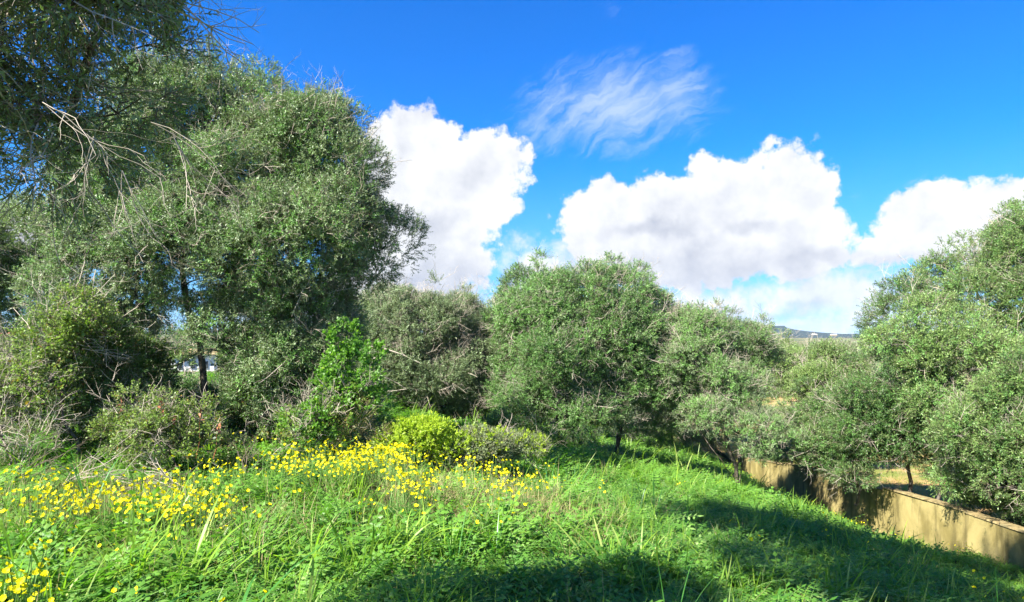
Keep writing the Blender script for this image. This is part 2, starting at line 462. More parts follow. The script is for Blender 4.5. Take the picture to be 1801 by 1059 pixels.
SRC = {
    'olive': [make_sprig(11, 0.22, 0.062, 0.0150, 'olive') for _ in range(3)],
    'olive_near': [make_sprig(8, 0.20, 0.052, 0.0135, 'olive') for _ in range(3)],
    'olive_green': [make_sprig(11, 0.22, 0.062, 0.0165, 'olive_green') for _ in range(3)],
    'oak': [make_sprig(11, 0.24, 0.060, 0.0190, 'oak') for _ in range(3)],
    'bramble': [make_sprig(6, 0.20, 0.046, 0.032, 'bramble', 'twigdark', 3, 0.5, 0.5) for _ in range(3)],
    'lime': [make_sprig(9, 0.15, 0.050, 0.022, 'lime', 'stem', 3) for _ in range(3)],
    'ivy': [make_sprig(6, 0.16, 0.055, 0.046, 'ivy', 'stem', 3, 0.6, 0.4) for _ in range(3)],
    'grey': [make_sprig(12, 0.16, 0.030, 0.009, 'grey', 'twigdark', 4) for _ in range(3)],
    'bare': [make_bare(0.55, 'twig') for _ in range(3)],
    'baredark': [make_bare(0.5, 'twigdark') for _ in range(2)],
    'grass': [make_tuft(15, 0.40, 0.0150, 'grass', 1.3, 2.8, 0.10, 5) for _ in range(4)],
    'grass_fine': [make_tuft(26, 0.28, 0.0075, 'grass', 1.3, 2.2, 0.11, 4) for _ in range(3)],
    'grass_wide': [make_tuft(8, 0.50, 0.018, 'grass', 0.9, 2.4, 0.08, 7) for _ in range(3)],
    'herb': [make_herb(10, 0.36, 6, 0.060, 0.027, 'herb') for _ in range(3)],
    'clover': [make_herb(14, 0.28, 3, 0.046, 0.034, 'herb', 1.3) for _ in range(3)],
    'flower': [make_flower(5, 0.30, 0.12, 0.0160) for _ in range(3)],
    'flower_dense': [make_flower(9, 0.30, 0.14, 0.0185) for _ in range(2)],
    'straw': [make_tuft(26, 0.36, 0.0045, 'straw', 0.9, 1.3, 0.10, 3) for _ in range(3)],
}

GROUPS = {}
def node_group(keys):
    """geometry nodes: stands one of the source meshes on every vertex, by its 'var' number, with 'rot' and 'scl'"""
    if keys in GROUPS: return GROUPS[keys]
    srcs = [o for k in keys for o in SRC[k]]
    ng = bpy.data.node_groups.new('plant_scatter', 'GeometryNodeTree')
    ng.interface.new_socket('Geometry', in_out='INPUT', socket_type='NodeSocketGeometry')
    ng.interface.new_socket('Geometry', in_out='OUTPUT', socket_type='NodeSocketGeometry')
    L = ng.links.new; nw = ng.nodes.new
    gi = nw('NodeGroupInput'); go = nw('NodeGroupOutput')
    def attr(nm, t):
        a = nw('GeometryNodeInputNamedAttribute'); a.data_type = t; a.inputs['Name'].default_value = nm; return a.outputs[0]
    e2r = nw('FunctionNodeEulerToRotation'); L(attr('rot', 'FLOAT_VECTOR'), e2r.inputs[0])
    scl = attr('scl', 'FLOAT'); var = attr('var', 'INT')
    jn = nw('GeometryNodeJoinGeometry')
    for i, o in enumerate(srcs):
        oi = nw('GeometryNodeObjectInfo'); oi.inputs['Object'].default_value = o
        try: oi.inputs['As Instance'].default_value = False
        except Exception: pass
        cmp_ = nw('FunctionNodeCompare'); cmp_.data_type = 'INT'; cmp_.operation = 'EQUAL'
        ins = [s for s in cmp_.inputs if s.type == 'INT']
        L(var, ins[0]); ins[1].default_value = i
        iop = nw('GeometryNodeInstanceOnPoints')
        L(gi.outputs[0], iop.inputs['Points']); L(cmp_.outputs[0], iop.inputs['Selection'])
        L(oi.outputs['Geometry'], iop.inputs['Instance'])
        L(e2r.outputs[0], iop.inputs['Rotation']); L(scl, iop.inputs['Scale'])
        L(iop.outputs[0], jn.inputs[0])
    L(jn.outputs[0], go.inputs[0])
    GROUPS[keys] = (ng, [len(SRC[k]) for k in keys])
    return GROUPS[keys]

NINST = 0
def scatter(name, P, D, scl, tint, kidx, keys, parent=None, roll=None, kind=None):
    """P points, D local +Z direction, kidx which key each point uses"""
    global NINST
    P = np.asarray(P, float); n = len(P); NINST += n
    ng, cnt = node_group(tuple(keys)); off = np.concatenate([[0], np.cumsum(cnt)[:-1]])
    kidx = np.broadcast_to(kidx, (n,)).astype(int)
    var = off[kidx] + (rng.random(n) * np.array(cnt)[kidx]).astype(int)
    Z = unit(np.asarray(D, float)); a = rng.normal(size=(n, 3)); X = unit(np.cross(a, Z)); Y = np.cross(Z, X)
    Rm = np.stack([X, Y, Z], axis=2)
    b = -np.arcsin(np.clip(Rm[:, 2, 0], -1, 1)); ax = np.arctan2(Rm[:, 2, 1], Rm[:, 2, 2]); cz = np.arctan2(Rm[:, 1, 0], Rm[:, 0, 0])
    me = bpy.data.meshes.new(name); me.vertices.add(n); me.vertices.foreach_set('co', P.astype(np.float32).ravel())
    def at_(nm, t, arr, key='value'):
        x = me.attributes.new(nm, t, 'POINT'); x.data.foreach_set(key, arr)
    at_('rot', 'FLOAT_VECTOR', np.stack([ax, b, cz], 1).astype(np.float32).ravel(), 'vector')
    at_('scl', 'FLOAT', np.broadcast_to(scl, (n,)).astype(np.float32))
    at_('tint', 'FLOAT', np.clip(np.broadcast_to(tint, (n,)), 0, 1).astype(np.float32))
    at_('var', 'INT', var.astype(np.int32))
    o = bpy.data.objects.new(name, me); S.collection.objects.link(o)
    md = o.modifiers.new('scatter', 'NODES'); md.node_group = ng
    if parent is not None: o.parent = parent
    if kind: o['kind'] = kind
    return o

# value noise for terrain and masks
_pn = np.random.default_rng(11).random((256, 256))
def vnoise(x, y):
    xi = np.floor(x).astype(int); yi = np.floor(y).astype(int); fx = x - xi; fy = y - yi
    fx = fx * fx * (3 - 2 * fx); fy = fy * fy * (3 - 2 * fy)
    a = _pn[xi % 256, yi % 256]; b = _pn[(xi + 1) % 256, yi % 256]; c = _pn[xi % 256, (yi + 1) % 256]; d = _pn[(xi + 1) % 256, (yi + 1) % 256]
    return (a * (1 - fx) + b * fx) * (1 - fy) + (c * (1 - fx) + d * fx) * fy
def fbm(x, y, o=4):
    s = 0; a = 0.5; t = 0
    for i in range(o): s = s + a * vnoise(x * 2 ** i + 17 * i, y * 2 ** i + 5 * i); t += a; a *= 0.5
    return s / t

# ------------------------------------------------------------------ terrain
def gz(X, Y):
    X = np.asarray(X, float); Y = np.asarray(Y, float)
    xx = np.clip(X, -60, 11.5)
    s = 0.215 * 1.2 * np.logaddexp(0, (xx + 1.0) / 1.2)
    w = 1 / (1 + np.exp(-(X + 2.0) / 1.3))
    y = 0.02 * np.clip(Y, -40, 60) + w * 0.072 * np.clip(Y - 7, 0, 18)
    dip = 0.38 * np.exp(-(np.clip(8.0 + 0.08 * Y - X, 0, 9) / 1.3) ** 2) * np.clip((Y - 12) / 4, 0, 1)
    dip = dip - 0.20 * np.exp(-(np.clip(8.0 + 0.08 * Y - X, 0, 9) / 1.6) ** 2) * np.clip((14 - Y) / 3, 0, 1) * (Y > 3)
    return -1.62 - dip - s - y + (fbm(X * 0.6, Y * 0.6, 3) - 0.5) * 0.22

def graded(lo, hi, fine_lo, fine_hi, step, grow=1.22):
    a = list(np.arange(fine_lo, fine_hi + 1e-6, step)); s = step; v = a[-1]
    while v < hi: s *= grow; v += s; a.append(min(v, hi))
    s = step; v = a[0]
    while v > lo: s *= grow; v -= s; a.insert(0, max(v, lo))
    return np.array(a)

def sheet(name, xs, ys, zf, material):
    Xg, Yg = np.meshgrid(xs, ys); Zg = zf(Xg, Yg)
    V = np.stack([Xg.ravel(), Yg.ravel(), Zg.ravel()], 1); nx = len(xs); ny = len(ys)
    i = np.arange(nx - 1)[None, :] + np.arange(ny - 1)[:, None] * nx; i = i.ravel()
    return add_mesh(name, V, np.stack([i, i + 1, i + 1 + nx, i + nx], 1), material, smooth=True)

o = sheet('ground', graded(-3500, 3500, -14, 14, 0.3), graded(-300, 5000, -4, 32, 0.3), gz, M['ground']); o['kind'] = 'structure'

# boundary wall line in plan, and the level of its top
WPX = [2060, 1801, 1700, 1600, 1500, 1400, 1330, 1290]
WTOP = [1010, 934, 900, 871, 843, 820, 808, 802]
def wall_xy(r): Y = 8.0 / (r - 0.08); return 8.0 + 0.08 * Y, Y
wp = []
for px, py in zip(WPX, WTOP):
    r = (px - PW / 2) / F; X, Y = wall_xy(r); wp.append((X, Y, -(py - HOR) / F * Y))
wp = np.array(wp)
wp = np.vstack([[wp[0, 0] - 0.45, wp[0, 1] - 5.0, wp[0, 2] + 0.3], wp])
def wtop(Y): return np.interp(Y, wp[:, 1], wp[:, 2])
def wx(Y): return 8.0 + 0.08 * np.asarray(Y, float)

def zfield(X, Y):
    base = np.interp(Y, wp[:, 1], wp[:, 2]) - 0.35
    far = np.clip((X - wx(Y)) / 14, 0, 1)
    return base * (1 - far * 0.0) + 0.55 * far - 0.0 + (fbm(X * 0.5, Y * 0.5, 3) - 0.5) * 0.2
def soil_sheet():
    ys = graded(2, 60, 4, 40, 0.5); us = graded(0.12, 90, 0.12, 16, 0.5)
    U, Yg = np.meshgrid(us, ys); Xg = wx(Yg) + U; Zg = zfield(Xg, Yg)
    V = np.stack([Xg.ravel(), Yg.ravel(), Zg.ravel()], 1); nx = len(us)
    i = (np.arange(nx - 1)[None, :] + np.arange(len(ys) - 1)[:, None] * nx).ravel()
    o = add_mesh('soil_field', V, np.stack([i, i + 1, i + 1 + nx, i + nx], 1), M['soil'], smooth=True); o['kind'] = 'structure'
soil_sheet()

# far hills
def ridge(name, pts, Y, depth, back=1.0):
    """pts: (px, py) of the skyline at distance Y"""
    xs = np.linspace(pts[0][0], pts[-1][0], 90); top = np.interp(xs, [p[0] for p in pts], [p[1] for p in pts])
    top = top + (fbm(xs * 0.05, xs * 0 + Y, 4) - 0.5) * 5
    V = []; Fc = []; n = len(xs); rows = 8
    for r_ in range(rows):
        t = r_ / (rows - 1)
        YY = Y - depth * (1 - math.sin(t * math.pi / 2)) if t < 1 else Y
        for x, tp in zip(xs, top):
            zt = -(tp - HOR) / F * Y
            z = -7 + (zt + 7) * (t ** 1.3)
            V.append(((x - PW / 2) / F * Y, YY + 10 * math.sin(x * 0.3), z))
    for j, (dy, k) in enumerate(((depth * 0.5, 0.6), (depth, -0.1))):
        for x, tp in zip(xs, top):
            zt = -(tp - HOR) / F * Y
            V.append(((x - PW / 2) / F * Y, Y + dy, -7 + (zt + 7) * k))
    rows += 2
    for r_ in range(rows - 1):
        for i in range(n - 1):
            a = r_ * n + i; Fc.append((a, a + 1, a + 1 + n, a + n))
    o = add_mesh(name, V, Fc, M['hill'], smooth=True); o['kind'] = 'structure'
ridge('hill', [(900, 584), (1180, 572), (1300, 566), (1340, 573), (1375, 573), (1410, 584), (1450, 586), (1560, 590), (1700, 592)], 1500, 500)
ridge('far_hill', [(-900, 578), (-300, 572), (200, 580), (900, 582), (1300, 584), (1420, 588), (1520, 589), (1900, 585), (2500, 576), (3000, 580)], 2600, 700)

def haze():
    m = bpy.data.materials.new('air'); m.use_nodes = True; nt = m.node_tree; nt.nodes.clear()
    v = nt.nodes.new('ShaderNodeVolumePrincipled'); v.inputs['Color'].default_value = (0.62, 0.78, 1.0, 1); v.inputs['Density'].default_value = 0.00009
    oo = nt.nodes.new('ShaderNodeOutputMaterial'); nt.links.new(v.outputs[0], oo.inputs['Volume'])
    a = [(x, y, z) for x in (-3600, 3600) for y in (-400, 5200) for z in (-14, 75)]
    o = add_mesh('haze', a, [(0, 1, 3, 2), (4, 6, 7, 5), (0, 4, 5, 1), (2, 3, 7, 6), (0, 2, 6, 4), (1, 5, 7, 3)], m); o['kind'] = 'stuff'
haze()

def box(acc, c, s, mi=0):
    c = np.asarray(c, float); hx, hy, hz = [v / 2 for v in s]
    V = [c + np.array([x, y, z]) for x in (-hx, hx) for y in (-hy, hy) for z in (-hz, hz)]
    acc.add(V, [(0, 1, 3, 2), (4, 6, 7, 5), (0, 4, 5, 1), (2, 3, 7, 6), (0, 2, 6, 4), (1, 5, 7, 3)], 0.5, mi)

def house(px, py, Y, w, h, label, wallm='white', group=None, rot=0.0, roofm='roof'):
    p = at(px, py, Y); t = thing('house', label, 'house', p, group); t.rotation_euler[2] = rot
    a = Acc(); d = w * 0.7; box(a, (0, 0, h / 2 - 2), (w, d, h + 4)); a.build('wall', M[wallm], t)
    a = Acc()
    V = [(-w / 2 - .3, -d / 2 - .3, h), (w / 2 + .3, -d / 2 - .3, h), (w / 2 + .3, d / 2 + .3, h), (-w / 2 - .3, d / 2 + .3, h), (-w / 2, 0, h + w * .14), (w / 2, 0, h + w * .14)]
    a.add(V, [(0, 1, 5, 4), (2, 3, 4, 5), (0, 4, 3), (1, 2, 5), (0, 3, 2, 1)]); a.build('roof', M[roofm], t)
    for k in (-0.3, 0.0, 0.3):
        a = Acc(); box(a, (k * w, -d / 2 - 0.02, h * 0.55), (w * 0.1, 0.06, h * 0.3)); a.build('window', M['darkglass'], t)

house(1346, 589, 620, 6, 1.6, 'white house among the treetops at the foot of the dark hill', group='houses at the foot of the hills')
house(1358, 590, 640, 5, 1.8, 'small white house just right of another below the dark hill', group='houses at the foot of the hills')
house(1432, 589.5, 1150, 8, 1.0, 'long pale building on the plain right of the dark hill', 'coping', 'houses at the foot of the hills', roofm='beige')
house(1466, 590, 1100, 9, 0.8, 'low pale building farthest right on the far plain', 'coping', 'houses at the foot of the hills', roofm='beige')
house(343, 662, 45, 2.6, 1.5, 'white walled house glimpsed beside the dark trunk of the tall olive', 'white', rot=0.3, roofm='coping')
house(70, 640, 70, 7, 2.6, 'pale blue-grey house glimpsed through the trees at far left', 'beige')

# white van beyond the hedge on the left
vp = at(47, 622, 26); t = thing('parked_van', 'white parked van seen from behind above the brambles', 'van', (vp[0], vp[1], vp[2] - 0.85)); t.rotation_euler[2] = 0.2
a = Acc()
prof = [(-0.32, 0.35), (-0.34, 0.9), (-0.27, 1.45), (-0.25, 1.5), (0.25, 1.5), (0.27, 1.45), (0.34, 0.9), (0.32, 0.35)]
prof = [(x * 1.0, z * 0.8) for x, z in prof]
V = [(x, 0, z) for x, z in prof] + [(x, 1.6, z) for x, z in prof]; n = len(prof)
a.add(V, [tuple(range(n))[::-1], tuple(range(n, 2 * n))] + [(i, (i + 1) % n, (i + 1) % n + n, i + n) for i in range(n)]); a.build('body', M['white'], t)
a = Acc(); a.add([(-0.24, -0.012, 0.80), (0.24, -0.012, 0.80), (0.20, -0.012, 1.12), (-0.20, -0.012, 1.12)], [(0, 1, 2, 3)]); a.build('rear_window', M['darkglass'], t)
for sx in (-0.3, 0.3):
    for sy in (0.3, 1.3):
        a = Acc(); tube(a, [(sx - 0.05, sy, 0.16), (sx + 0.05, sy, 0.16)], 0.16, 12); a.build('wheel', M['tyre'], t)

# ------------------------------------------------------------------ boundary wall
wt = thing('boundary_wall', 'long ochre rendered boundary wall running downhill at right under overhanging trees', 'wall', (wp[2, 0], wp[2, 1], wp[2, 2] - 1.2))
wo_ = np.array(wt.location)
edges = [3.5, 9.5, 13.2, 16.6, 19.6, 24.2, 30.5]
for k in range(len(edges) - 1):
    y0, y1 = edges[k] + 0.012, edges[k + 1] - 0.012; ny = max(4, int((y1 - y0) / 0.25)); ys = np.linspace(y0, y1, ny)
    step = [0.0, 0.0, 0.02, -0.05, 0.04, 0.0][k]
    V = []; Fc = []; rows = 7
    tops = wtop(ys) + step
    for side in (-0.11, 0.11):
        for j in range(rows):
            for i, y in enumerate(ys):
                bot = gz(wx(y), y) - 0.4; z = bot + (tops[i] - bot) * j / (rows - 1)
                V.append((wx(y) + side + (fbm(y * 1.3, z * 2 + side * 50, 3) - 0.5) * 0.035, y, z))
    def idx(s, j, i): return s * rows * ny + j * ny + i
    for s in (0, 1):
        for j in range(rows - 1):
            for i in range(ny - 1):
                q = (idx(s, j, i), idx(s, j, i + 1), idx(s, j + 1, i + 1), idx(s, j + 1, i)); Fc.append(q if s else q[::-1])
    for i in range(ny - 1): Fc.append((idx(0, rows - 1, i), idx(0, rows - 1, i + 1), idx(1, rows - 1, i + 1), idx(1, rows - 1, i)))
    for i in (0, ny - 1):
        for j in range(rows - 1): Fc.append((idx(0, j, i), idx(1, j, i), idx(1, j + 1, i), idx(0, j + 1, i)))
    add_mesh('wall_section', np.array(V) - wo_, Fc, M['wall'], wt, smooth=False)
    # coping of uneven mortar blocks
    y = y0
    while y < y1 - 0.1:
        ln = min(y1 - y, rr.uniform(0.45, 0.8)); yc = y + ln / 2; zt = float(wtop(yc)) + step
        a = Acc(); dz = (float(wtop(y + ln)) - float(wtop(y))); hh = rr.uniform(0.022, 0.034); wd = rr.uniform(0.125, 0.135)
        Vc = []
        for yy, zz in ((y + 0.006, zt - dz / 2), (y + ln - 0.006, zt + dz / 2)):
            zj = rr.uniform(-0.008, 0.008)
            Vc += [(wx(yy) - wd, yy, zz + 0.003), (wx(yy) - wd + 0.01, yy, zz + hh * 0.8 + zj), (wx(yy), yy, zz + hh + zj), (wx(yy) + wd - 0.01, yy, zz + hh * 0.8 + zj), (wx(yy) + wd, yy, zz + 0.003)]
        a.add(np.array(Vc) - wo_, [(0, 1, 2, 3, 4)[::-1], (5, 6, 7, 8, 9), (0, 5, 6, 1)[::-1], (1, 6, 7, 2)[::-1], (2, 7, 8, 3)[::-1], (3, 8, 9, 4)[::-1], (4, 9, 5, 0)[::-1]])
        a.build('coping_stone', M['coping'], wt); y += ln

# ------------------------------------------------------------------ trees
def skeleton(base, trunk, ends, tipr=0.006, maxr=0.2, sides=6, expo=2.3, arch=0.12):
    """trunk: list of polylines (each starts at the base); ends: points that branches must reach. Returns an Acc of tubes"""
    pos = []; par = []; chains = []
    for tr in trunk:
        tr = np.array(tr, float); ids = []; prev = -1
        P = [tr[0]]
        for i in range(len(tr) - 1):
            for k in range(1, 4):
                P.append(tr[i] + (tr[i + 1] - tr[i]) * k / 3 + rng.normal(size=3) * 0.025 * (k < 3))
        for p in P:
            pos.append(p); par.append(prev); prev = len(pos) - 1; ids.append(prev)
        chains.append(ids)
    root = pos[0]
    order = np.argsort(np.linalg.norm(ends - np.mean([t[-1] for t in trunk], axis=0), axis=1))
    for e in ends[order]:
        A = np.array(pos); d = np.linalg.norm(A - e, axis=1)
        low = A[:, 2] < root[2] + 0.25
        cost = d + 0.9 * np.maximum(0, A[:, 2] - e[2] - 0.1) + low * 5
        j = int(np.argmin(cost)); p = pos[j]; L = np.linalg.norm(e - p)
        k = max(2, min(6, int(L / 0.22))); ids = [j]; prev = j
        bend = rng.normal(size=3) * 0.10 * L + np.array([0, 0, arch * L])
        for i in range(1, k + 1):
            t = i / k; q = p + (e - p) * t + bend * math.sin(math.pi * t) + rng.normal(size=3) * 0.02 * (i < k)
            pos.append(q); par.append(prev); prev = len(pos) - 1; ids.append(prev)
        chains.append(ids)
    n = len(pos); acc_r = np.full(n, tipr ** expo); 
    for i in range(n - 1, -1, -1):
        if par[i] >= 0: acc_r[par[i]] += acc_r[i] * (1.0)
    # nodes added in order: parents always come first, so one backward pass is enough; remove own tip share on inner nodes
    rad = np.minimum(acc_r ** (1 / expo), maxr)
    a = Acc()
    for ids in chains:
        P = np.array([pos[i] for i in ids]); r = np.array([rad[i] for i in ids])
        if len(ids) > 1 and ids is not chains[0]: r[0] = min(r[0], r[1] * 1.15)
        tube(a, P, r, sides if r.max() > 0.03 else 4)
    return a

def lobe_points(lobes, clump_r, dens, back=0.6, low=0.35):
    """clump centres over the skins of overlapping ellipsoids (centre, radii)"""
    out = []; nrm = []
    for (c, rad) in lobes:
        a_, b_, c_ = rad; area = 4 * math.pi * (((a_ * b_) ** 1.6 + (a_ * c_) ** 1.6 + (b_ * c_) ** 1.6) / 3) ** (1 / 1.6)
        n = max(3, int(area / (clump_r ** 2 * 2.2) * dens))
        d = unit(rng.normal(size=(n * 3, 3)))
        f = rng.uniform(0.5, 1.03, size=(n * 3, 1)) ** 0.7; p = c + d * rad * f
        keep = np.ones(len(p), bool)
        for (c2, r2) in lobes:
            if c2 is c: continue
            keep &= np.linalg.norm((p - c2) / r2, axis=1) > 0.72
        keep &= ~((d[:, 1] > 0.35) & (rng.random(len(d)) > back))
        keep &= ~((d[:, 2] < -0.45) & (rng.random(len(d)) > low))
        p = p[keep][:n]; q = (p - c) / rad
        out.append(p); nrm.append(unit(q / rad))
    return np.concatenate(out), np.concatenate(nrm)

def foliage(C, Nn, clump_r, per, droop=0.0, jitter=0.35, flat=0.8):
    """sprig positions and directions round clump centres"""
    if clump_r > 0.3:
        up = rng.random(len(C)) < 0.30 * np.clip(Nn[:, 2] + 0.35, 0, 1)
        C2 = C[up] + Nn[up] * rng.uniform(0.15, 0.4, (up.sum(), 1)) + np.stack([0 * C[up][:, 0], 0 * C[up][:, 0], rng.uniform(0.15, 0.5, up.sum())], 1)
        n0 = len(C); C = np.concatenate([C, C2]); Nn = np.concatenate([Nn, unit(Nn[up] + np.array([0, 0, 1.0]))])
        cr = clump_r * np.concatenate([np.clip(rng.lognormal(-0.08, 0.38, n0), 0.4, 1.9), rng.uniform(0.3, 0.55, len(C2))])
    else: cr = clump_r * rng.uniform(0.6, 1.3, size=len(C))
    n = len(C)
    cnt = rng.poisson(per * (cr / clump_r) ** 2 * rng.uniform(0.7, 1.3, n)); idx = np.repeat(np.arange(n), cnt); m = len(idx)
    d = unit(rng.normal(size=(m, 3)) + Nn[idx] * 0.9 + np.array([0, 0, 0.3]))
    f = rng.uniform(0.3, 1.0, size=(m, 1)) ** 0.45
    P = C[idx] + d * cr[idx][:, None] * f * np.array([1, 1, flat])
    D = unit(d + rng.normal(size=(m, 3)) * jitter + np.array([0, 0, 0.35 - droop]))
    return P, D, idx

TREES = 0
def tree(name, label, cat, base, lobes, keys=('olive',), mix=None, clump_r=0.38, dens=1.0, per=26, scl=1.0, trunk=None,
         tint=(0.2, 0.8), droop=0.0, bark='bark', group=None, maxr=0.2, bare=0.05, barekey='bare', back=0.6, low=0.35, branch=True, tipr=0.006, expo=2.3):
    """base: world point on the ground; lobes: (px, py, Y, rx px, ry px[, depth px])"""
    LB = []
    for l in lobes:
        px, py, Y, rx, ry = l[:5]; rd = l[5] if len(l) > 5 else (rx + ry) / 2
        LB.append((at(px, py, Y), np.array([rx, rd, ry]) / F * Y))
    if clump_r > 0.3: clump_r *= 1.15; per *= 2.5; dens *= 1.6
    else: dens *= 1.35; per *= 1.2
    LB = [(c, np.maximum(r * 0.5, r - 0.5 * clump_r)) for c, r in LB]
    C, Nn = lobe_points(LB, clump_r, dens, back, low)
    C = C[C[:, 2] > gz(C[:, 0], C[:, 1]) + 0.1]; 
    Nn = Nn[:len(C)] if len(Nn) != len(C) else Nn
    base = np.array(base, float)
    t = thing(name, label, cat, base, group)
    if branch:
        mid = np.mean([c for c, r in LB], axis=0)
        if trunk is None:
            top = base + (mid - base) * 0.55; trunk = [[base, base + (top - base) * 0.5 + np.array([0.12, 0, 0]), top]]
        ends = C[rng.random(len(C)) < 0.75] - Nn[:len(C)][0] * 0
        sk = skeleton(base, trunk, ends, maxr=maxr, tipr=tipr, expo=expo)
        o = sk.build('trunk', [M[bark]], t, smooth=True); o.data.transform(mathutils.Matrix.Translation(-mathutils.Vector(base)))
    P, D, idx = foliage(C, Nn, clump_r, per, droop)
    ok = P[:, 2] > gz(P[:, 0], P[:, 1]) - 0.05
    over = P[:, 0] > wx(P[:, 1]) - (6.0 if name == 'holm_oak' else 0.6)
    ok &= ~(over & (P[:, 0] > wx(P[:, 1])) & (P[:, 2] < zfield(P[:, 0], P[:, 1]) + 0.02))
    ok &= ~(over & (P[:, 0] <= wx(P[:, 1]) + 0.3) & (P[:, 2] < wtop(P[:, 1]) + 0.12) & (rng.random(len(P)) < 0.985))
    P, D, idx = P[ok], D[ok], idx[ok]
    ct = rng.random(len(C) * 2)[idx]
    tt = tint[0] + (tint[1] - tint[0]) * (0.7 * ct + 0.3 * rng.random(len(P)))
    keys = tuple(keys) + ((barekey,) if bare > 0 else ())
    if clump_r > 0.3: scl = scl * 0.80
    k = np.zeros(len(P), int)
    if mix: k = rng.choice(len(mix), size=len(P), p=np.array(mix) / sum(mix))
    if bare > 0: k[rng.random(len(P)) < bare] = len(keys) - 1
    scatter('crown', P - base, D, scl * rng.uniform(0.75, 1.25, len(P)), tt, k, keys, t, kind='stuff')
    return t

def gpt(px, Y, dz=-0.05):
    X = (px - PW / 2) / F * Y; return np.array([X, Y, float(gz(X, Y)) + dz])

# --- the tall olive at left
b = gpt(360, 11.7)
tree('olive_tree', 'tall dense olive tree with silvery crown and dark forked trunk at left', 'tree', b,
     [(470, 165, 12.2, 48, 62, 60), (560, 290, 12.0, 80, 85, 90), (440, 300, 11.8, 120, 110, 110), (340, 190, 12.2, 90, 85, 90), (590, 390, 11.8, 78, 82, 90),
      (672, 450, 12.0, 52, 62, 60), (500, 460, 11.2, 135, 105, 105), (330, 430, 11.2, 120, 110, 95), (555, 590, 11.2, 80, 110, 75), (450, 600, 11.0, 70, 90, 65),
      (230, 330, 11.6, 120, 120, 100), (535, 215, 12.4, 32, 42, 30), (598, 250, 12.2, 32, 50, 40), (200, 480, 11.5, 90, 120, 75), (262, 540, 11.0, 45, 40, 50),
      (480, 690, 11.0, 75, 75, 60), (555, 690, 11.1, 50, 75, 50), (150, 600, 11.5, 60, 90, 60), (205, 610, 11.8, 50, 60, 60), (170, 680, 11.2, 60, 70, 50), (445, 570, 11.6, 45, 70, 50), (520, 755, 10.9, 70, 40, 50)],
     keys=('olive', 'olive_green'), mix=(0.72, 0.28), clump_r=0.40, dens=1.3, per=34, tint=(0.1, 1.0), maxr=0.17, bare=0.04, low=0.6,
     trunk=[[b, at(356, 640, 11.6), at(350, 590, 11.6), at(335, 560, 11.7), at(320, 470, 11.8), at(350, 350, 12.0)],
            [at(345, 580, 11.6), at(400, 500, 11.8), at(450, 380, 12.0), at(480, 220, 12.2)],
            [b + np.array([0.5, 0.1, 0]), at(430, 650, 11.5), at(480, 540, 11.7), at(560, 420, 12.0)]])

# --- near olive overhead, top left, trunk out of the picture
b = np.array([-3.9, 1.3, -1.65])
tree('olive_tree', 'near olive tree with thin pale twigs hanging into the top left corner', 'tree', b,
     [(-60, 160, 3.11, 90, 110, 90), (60, 60, 3.02, 150, 150, 140), (190, -20, 3.02, 130, 110, 130), (300, 5, 3.28, 75, 55, 70), (30, 260, 3.28, 140, 90, 110), (160, 170, 3.19, 120, 110, 100), (265, 115, 3.53, 80, 80, 80),
      (60, -150, 2.94, 220, 160, 200), (-300, 60, 2.69, 220, 200, 220), (-80, -330, 2.6, 160, 90, 150)],
     keys=('olive_near',), clump_r=0.185, dens=0.95, per=19, scl=0.72, tint=(0.1, 0.8), maxr=0.09, expo=2.7, tipr=0.003, bare=0.10, droop=0.5, back=1.0, low=0.9,
     trunk=[[b, b + np.array([0.3, 0.2, 1.5]), at(-260, 250, 2.69), at(-60, 190, 3.02), at(120, 215, 3.28)], [b + np.array([0.3, 0.2, 1.5]), at(-200, -100, 2.69), at(80, -330, 2.69), at(500, -400, 2.44)]])

# --- trees behind on the left
b = gpt(60, 17)
tree('olive_tree', 'pale grey-green olive at the far left behind the tall one', 'tree', b,
     [(40, 430, 17, 110, 60), (-60, 470, 17, 110, 90), (60, 510, 17.5, 80, 50), (20, 580, 18, 75, 30), (140, 430, 18, 60, 60)],
     keys=('olive', 'oak'), mix=(0.6, 0.4), clump_r=0.42, dens=0.75, per=24, scl=1.15, tint=(0.35, 1.0), bare=0.04)
b = gpt(250, 18)
tree('wild_olive', 'shaded yellowish tree seen low behind the dark trunk of the tall olive', 'tree', b,
     [(230, 600, 16, 90, 35), (170, 640, 15, 60, 50), (290, 670, 16, 70, 45), (440, 640, 17, 60, 60), (540, 680, 16, 60, 50)],
     keys=('oak',), clump_r=0.40, dens=0.8, per=22, scl=1.1, tint=(0.2, 0.9), bare=0.10)

# --- mid tree between the tall olive and the broad one
b = gpt(770, 20.5)
tree('olive_tree', 'grey-green olive behind the lime bush with a long bare bleached branch', 'tree', b,
     [(740, 580, 20.0, 95, 58), (800, 600, 20.5, 70, 70), (690, 590, 20.0, 60, 65), (740, 660, 19.5, 100, 45), (830, 670, 20.0, 50, 75), (845, 720, 20.0, 40, 40), (640, 560, 20.5, 50, 50), (760, 705, 20.0, 80, 35)],
     keys=('olive',), clump_r=0.42, dens=1.0, per=30, scl=1.15, tint=(0.2, 0.9), bare=0.07, low=0.5)
b = gpt(860, 27)
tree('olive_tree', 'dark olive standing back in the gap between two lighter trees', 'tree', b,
     [(860, 600, 26, 70, 50), (900, 640, 26, 60, 60), (820, 640, 26, 50, 60), (870, 690, 26, 80, 50)], keys=('olive',), clump_r=0.5, dens=0.9, per=26, scl=1.5, tint=(0.0, 0.5), bare=0.03)

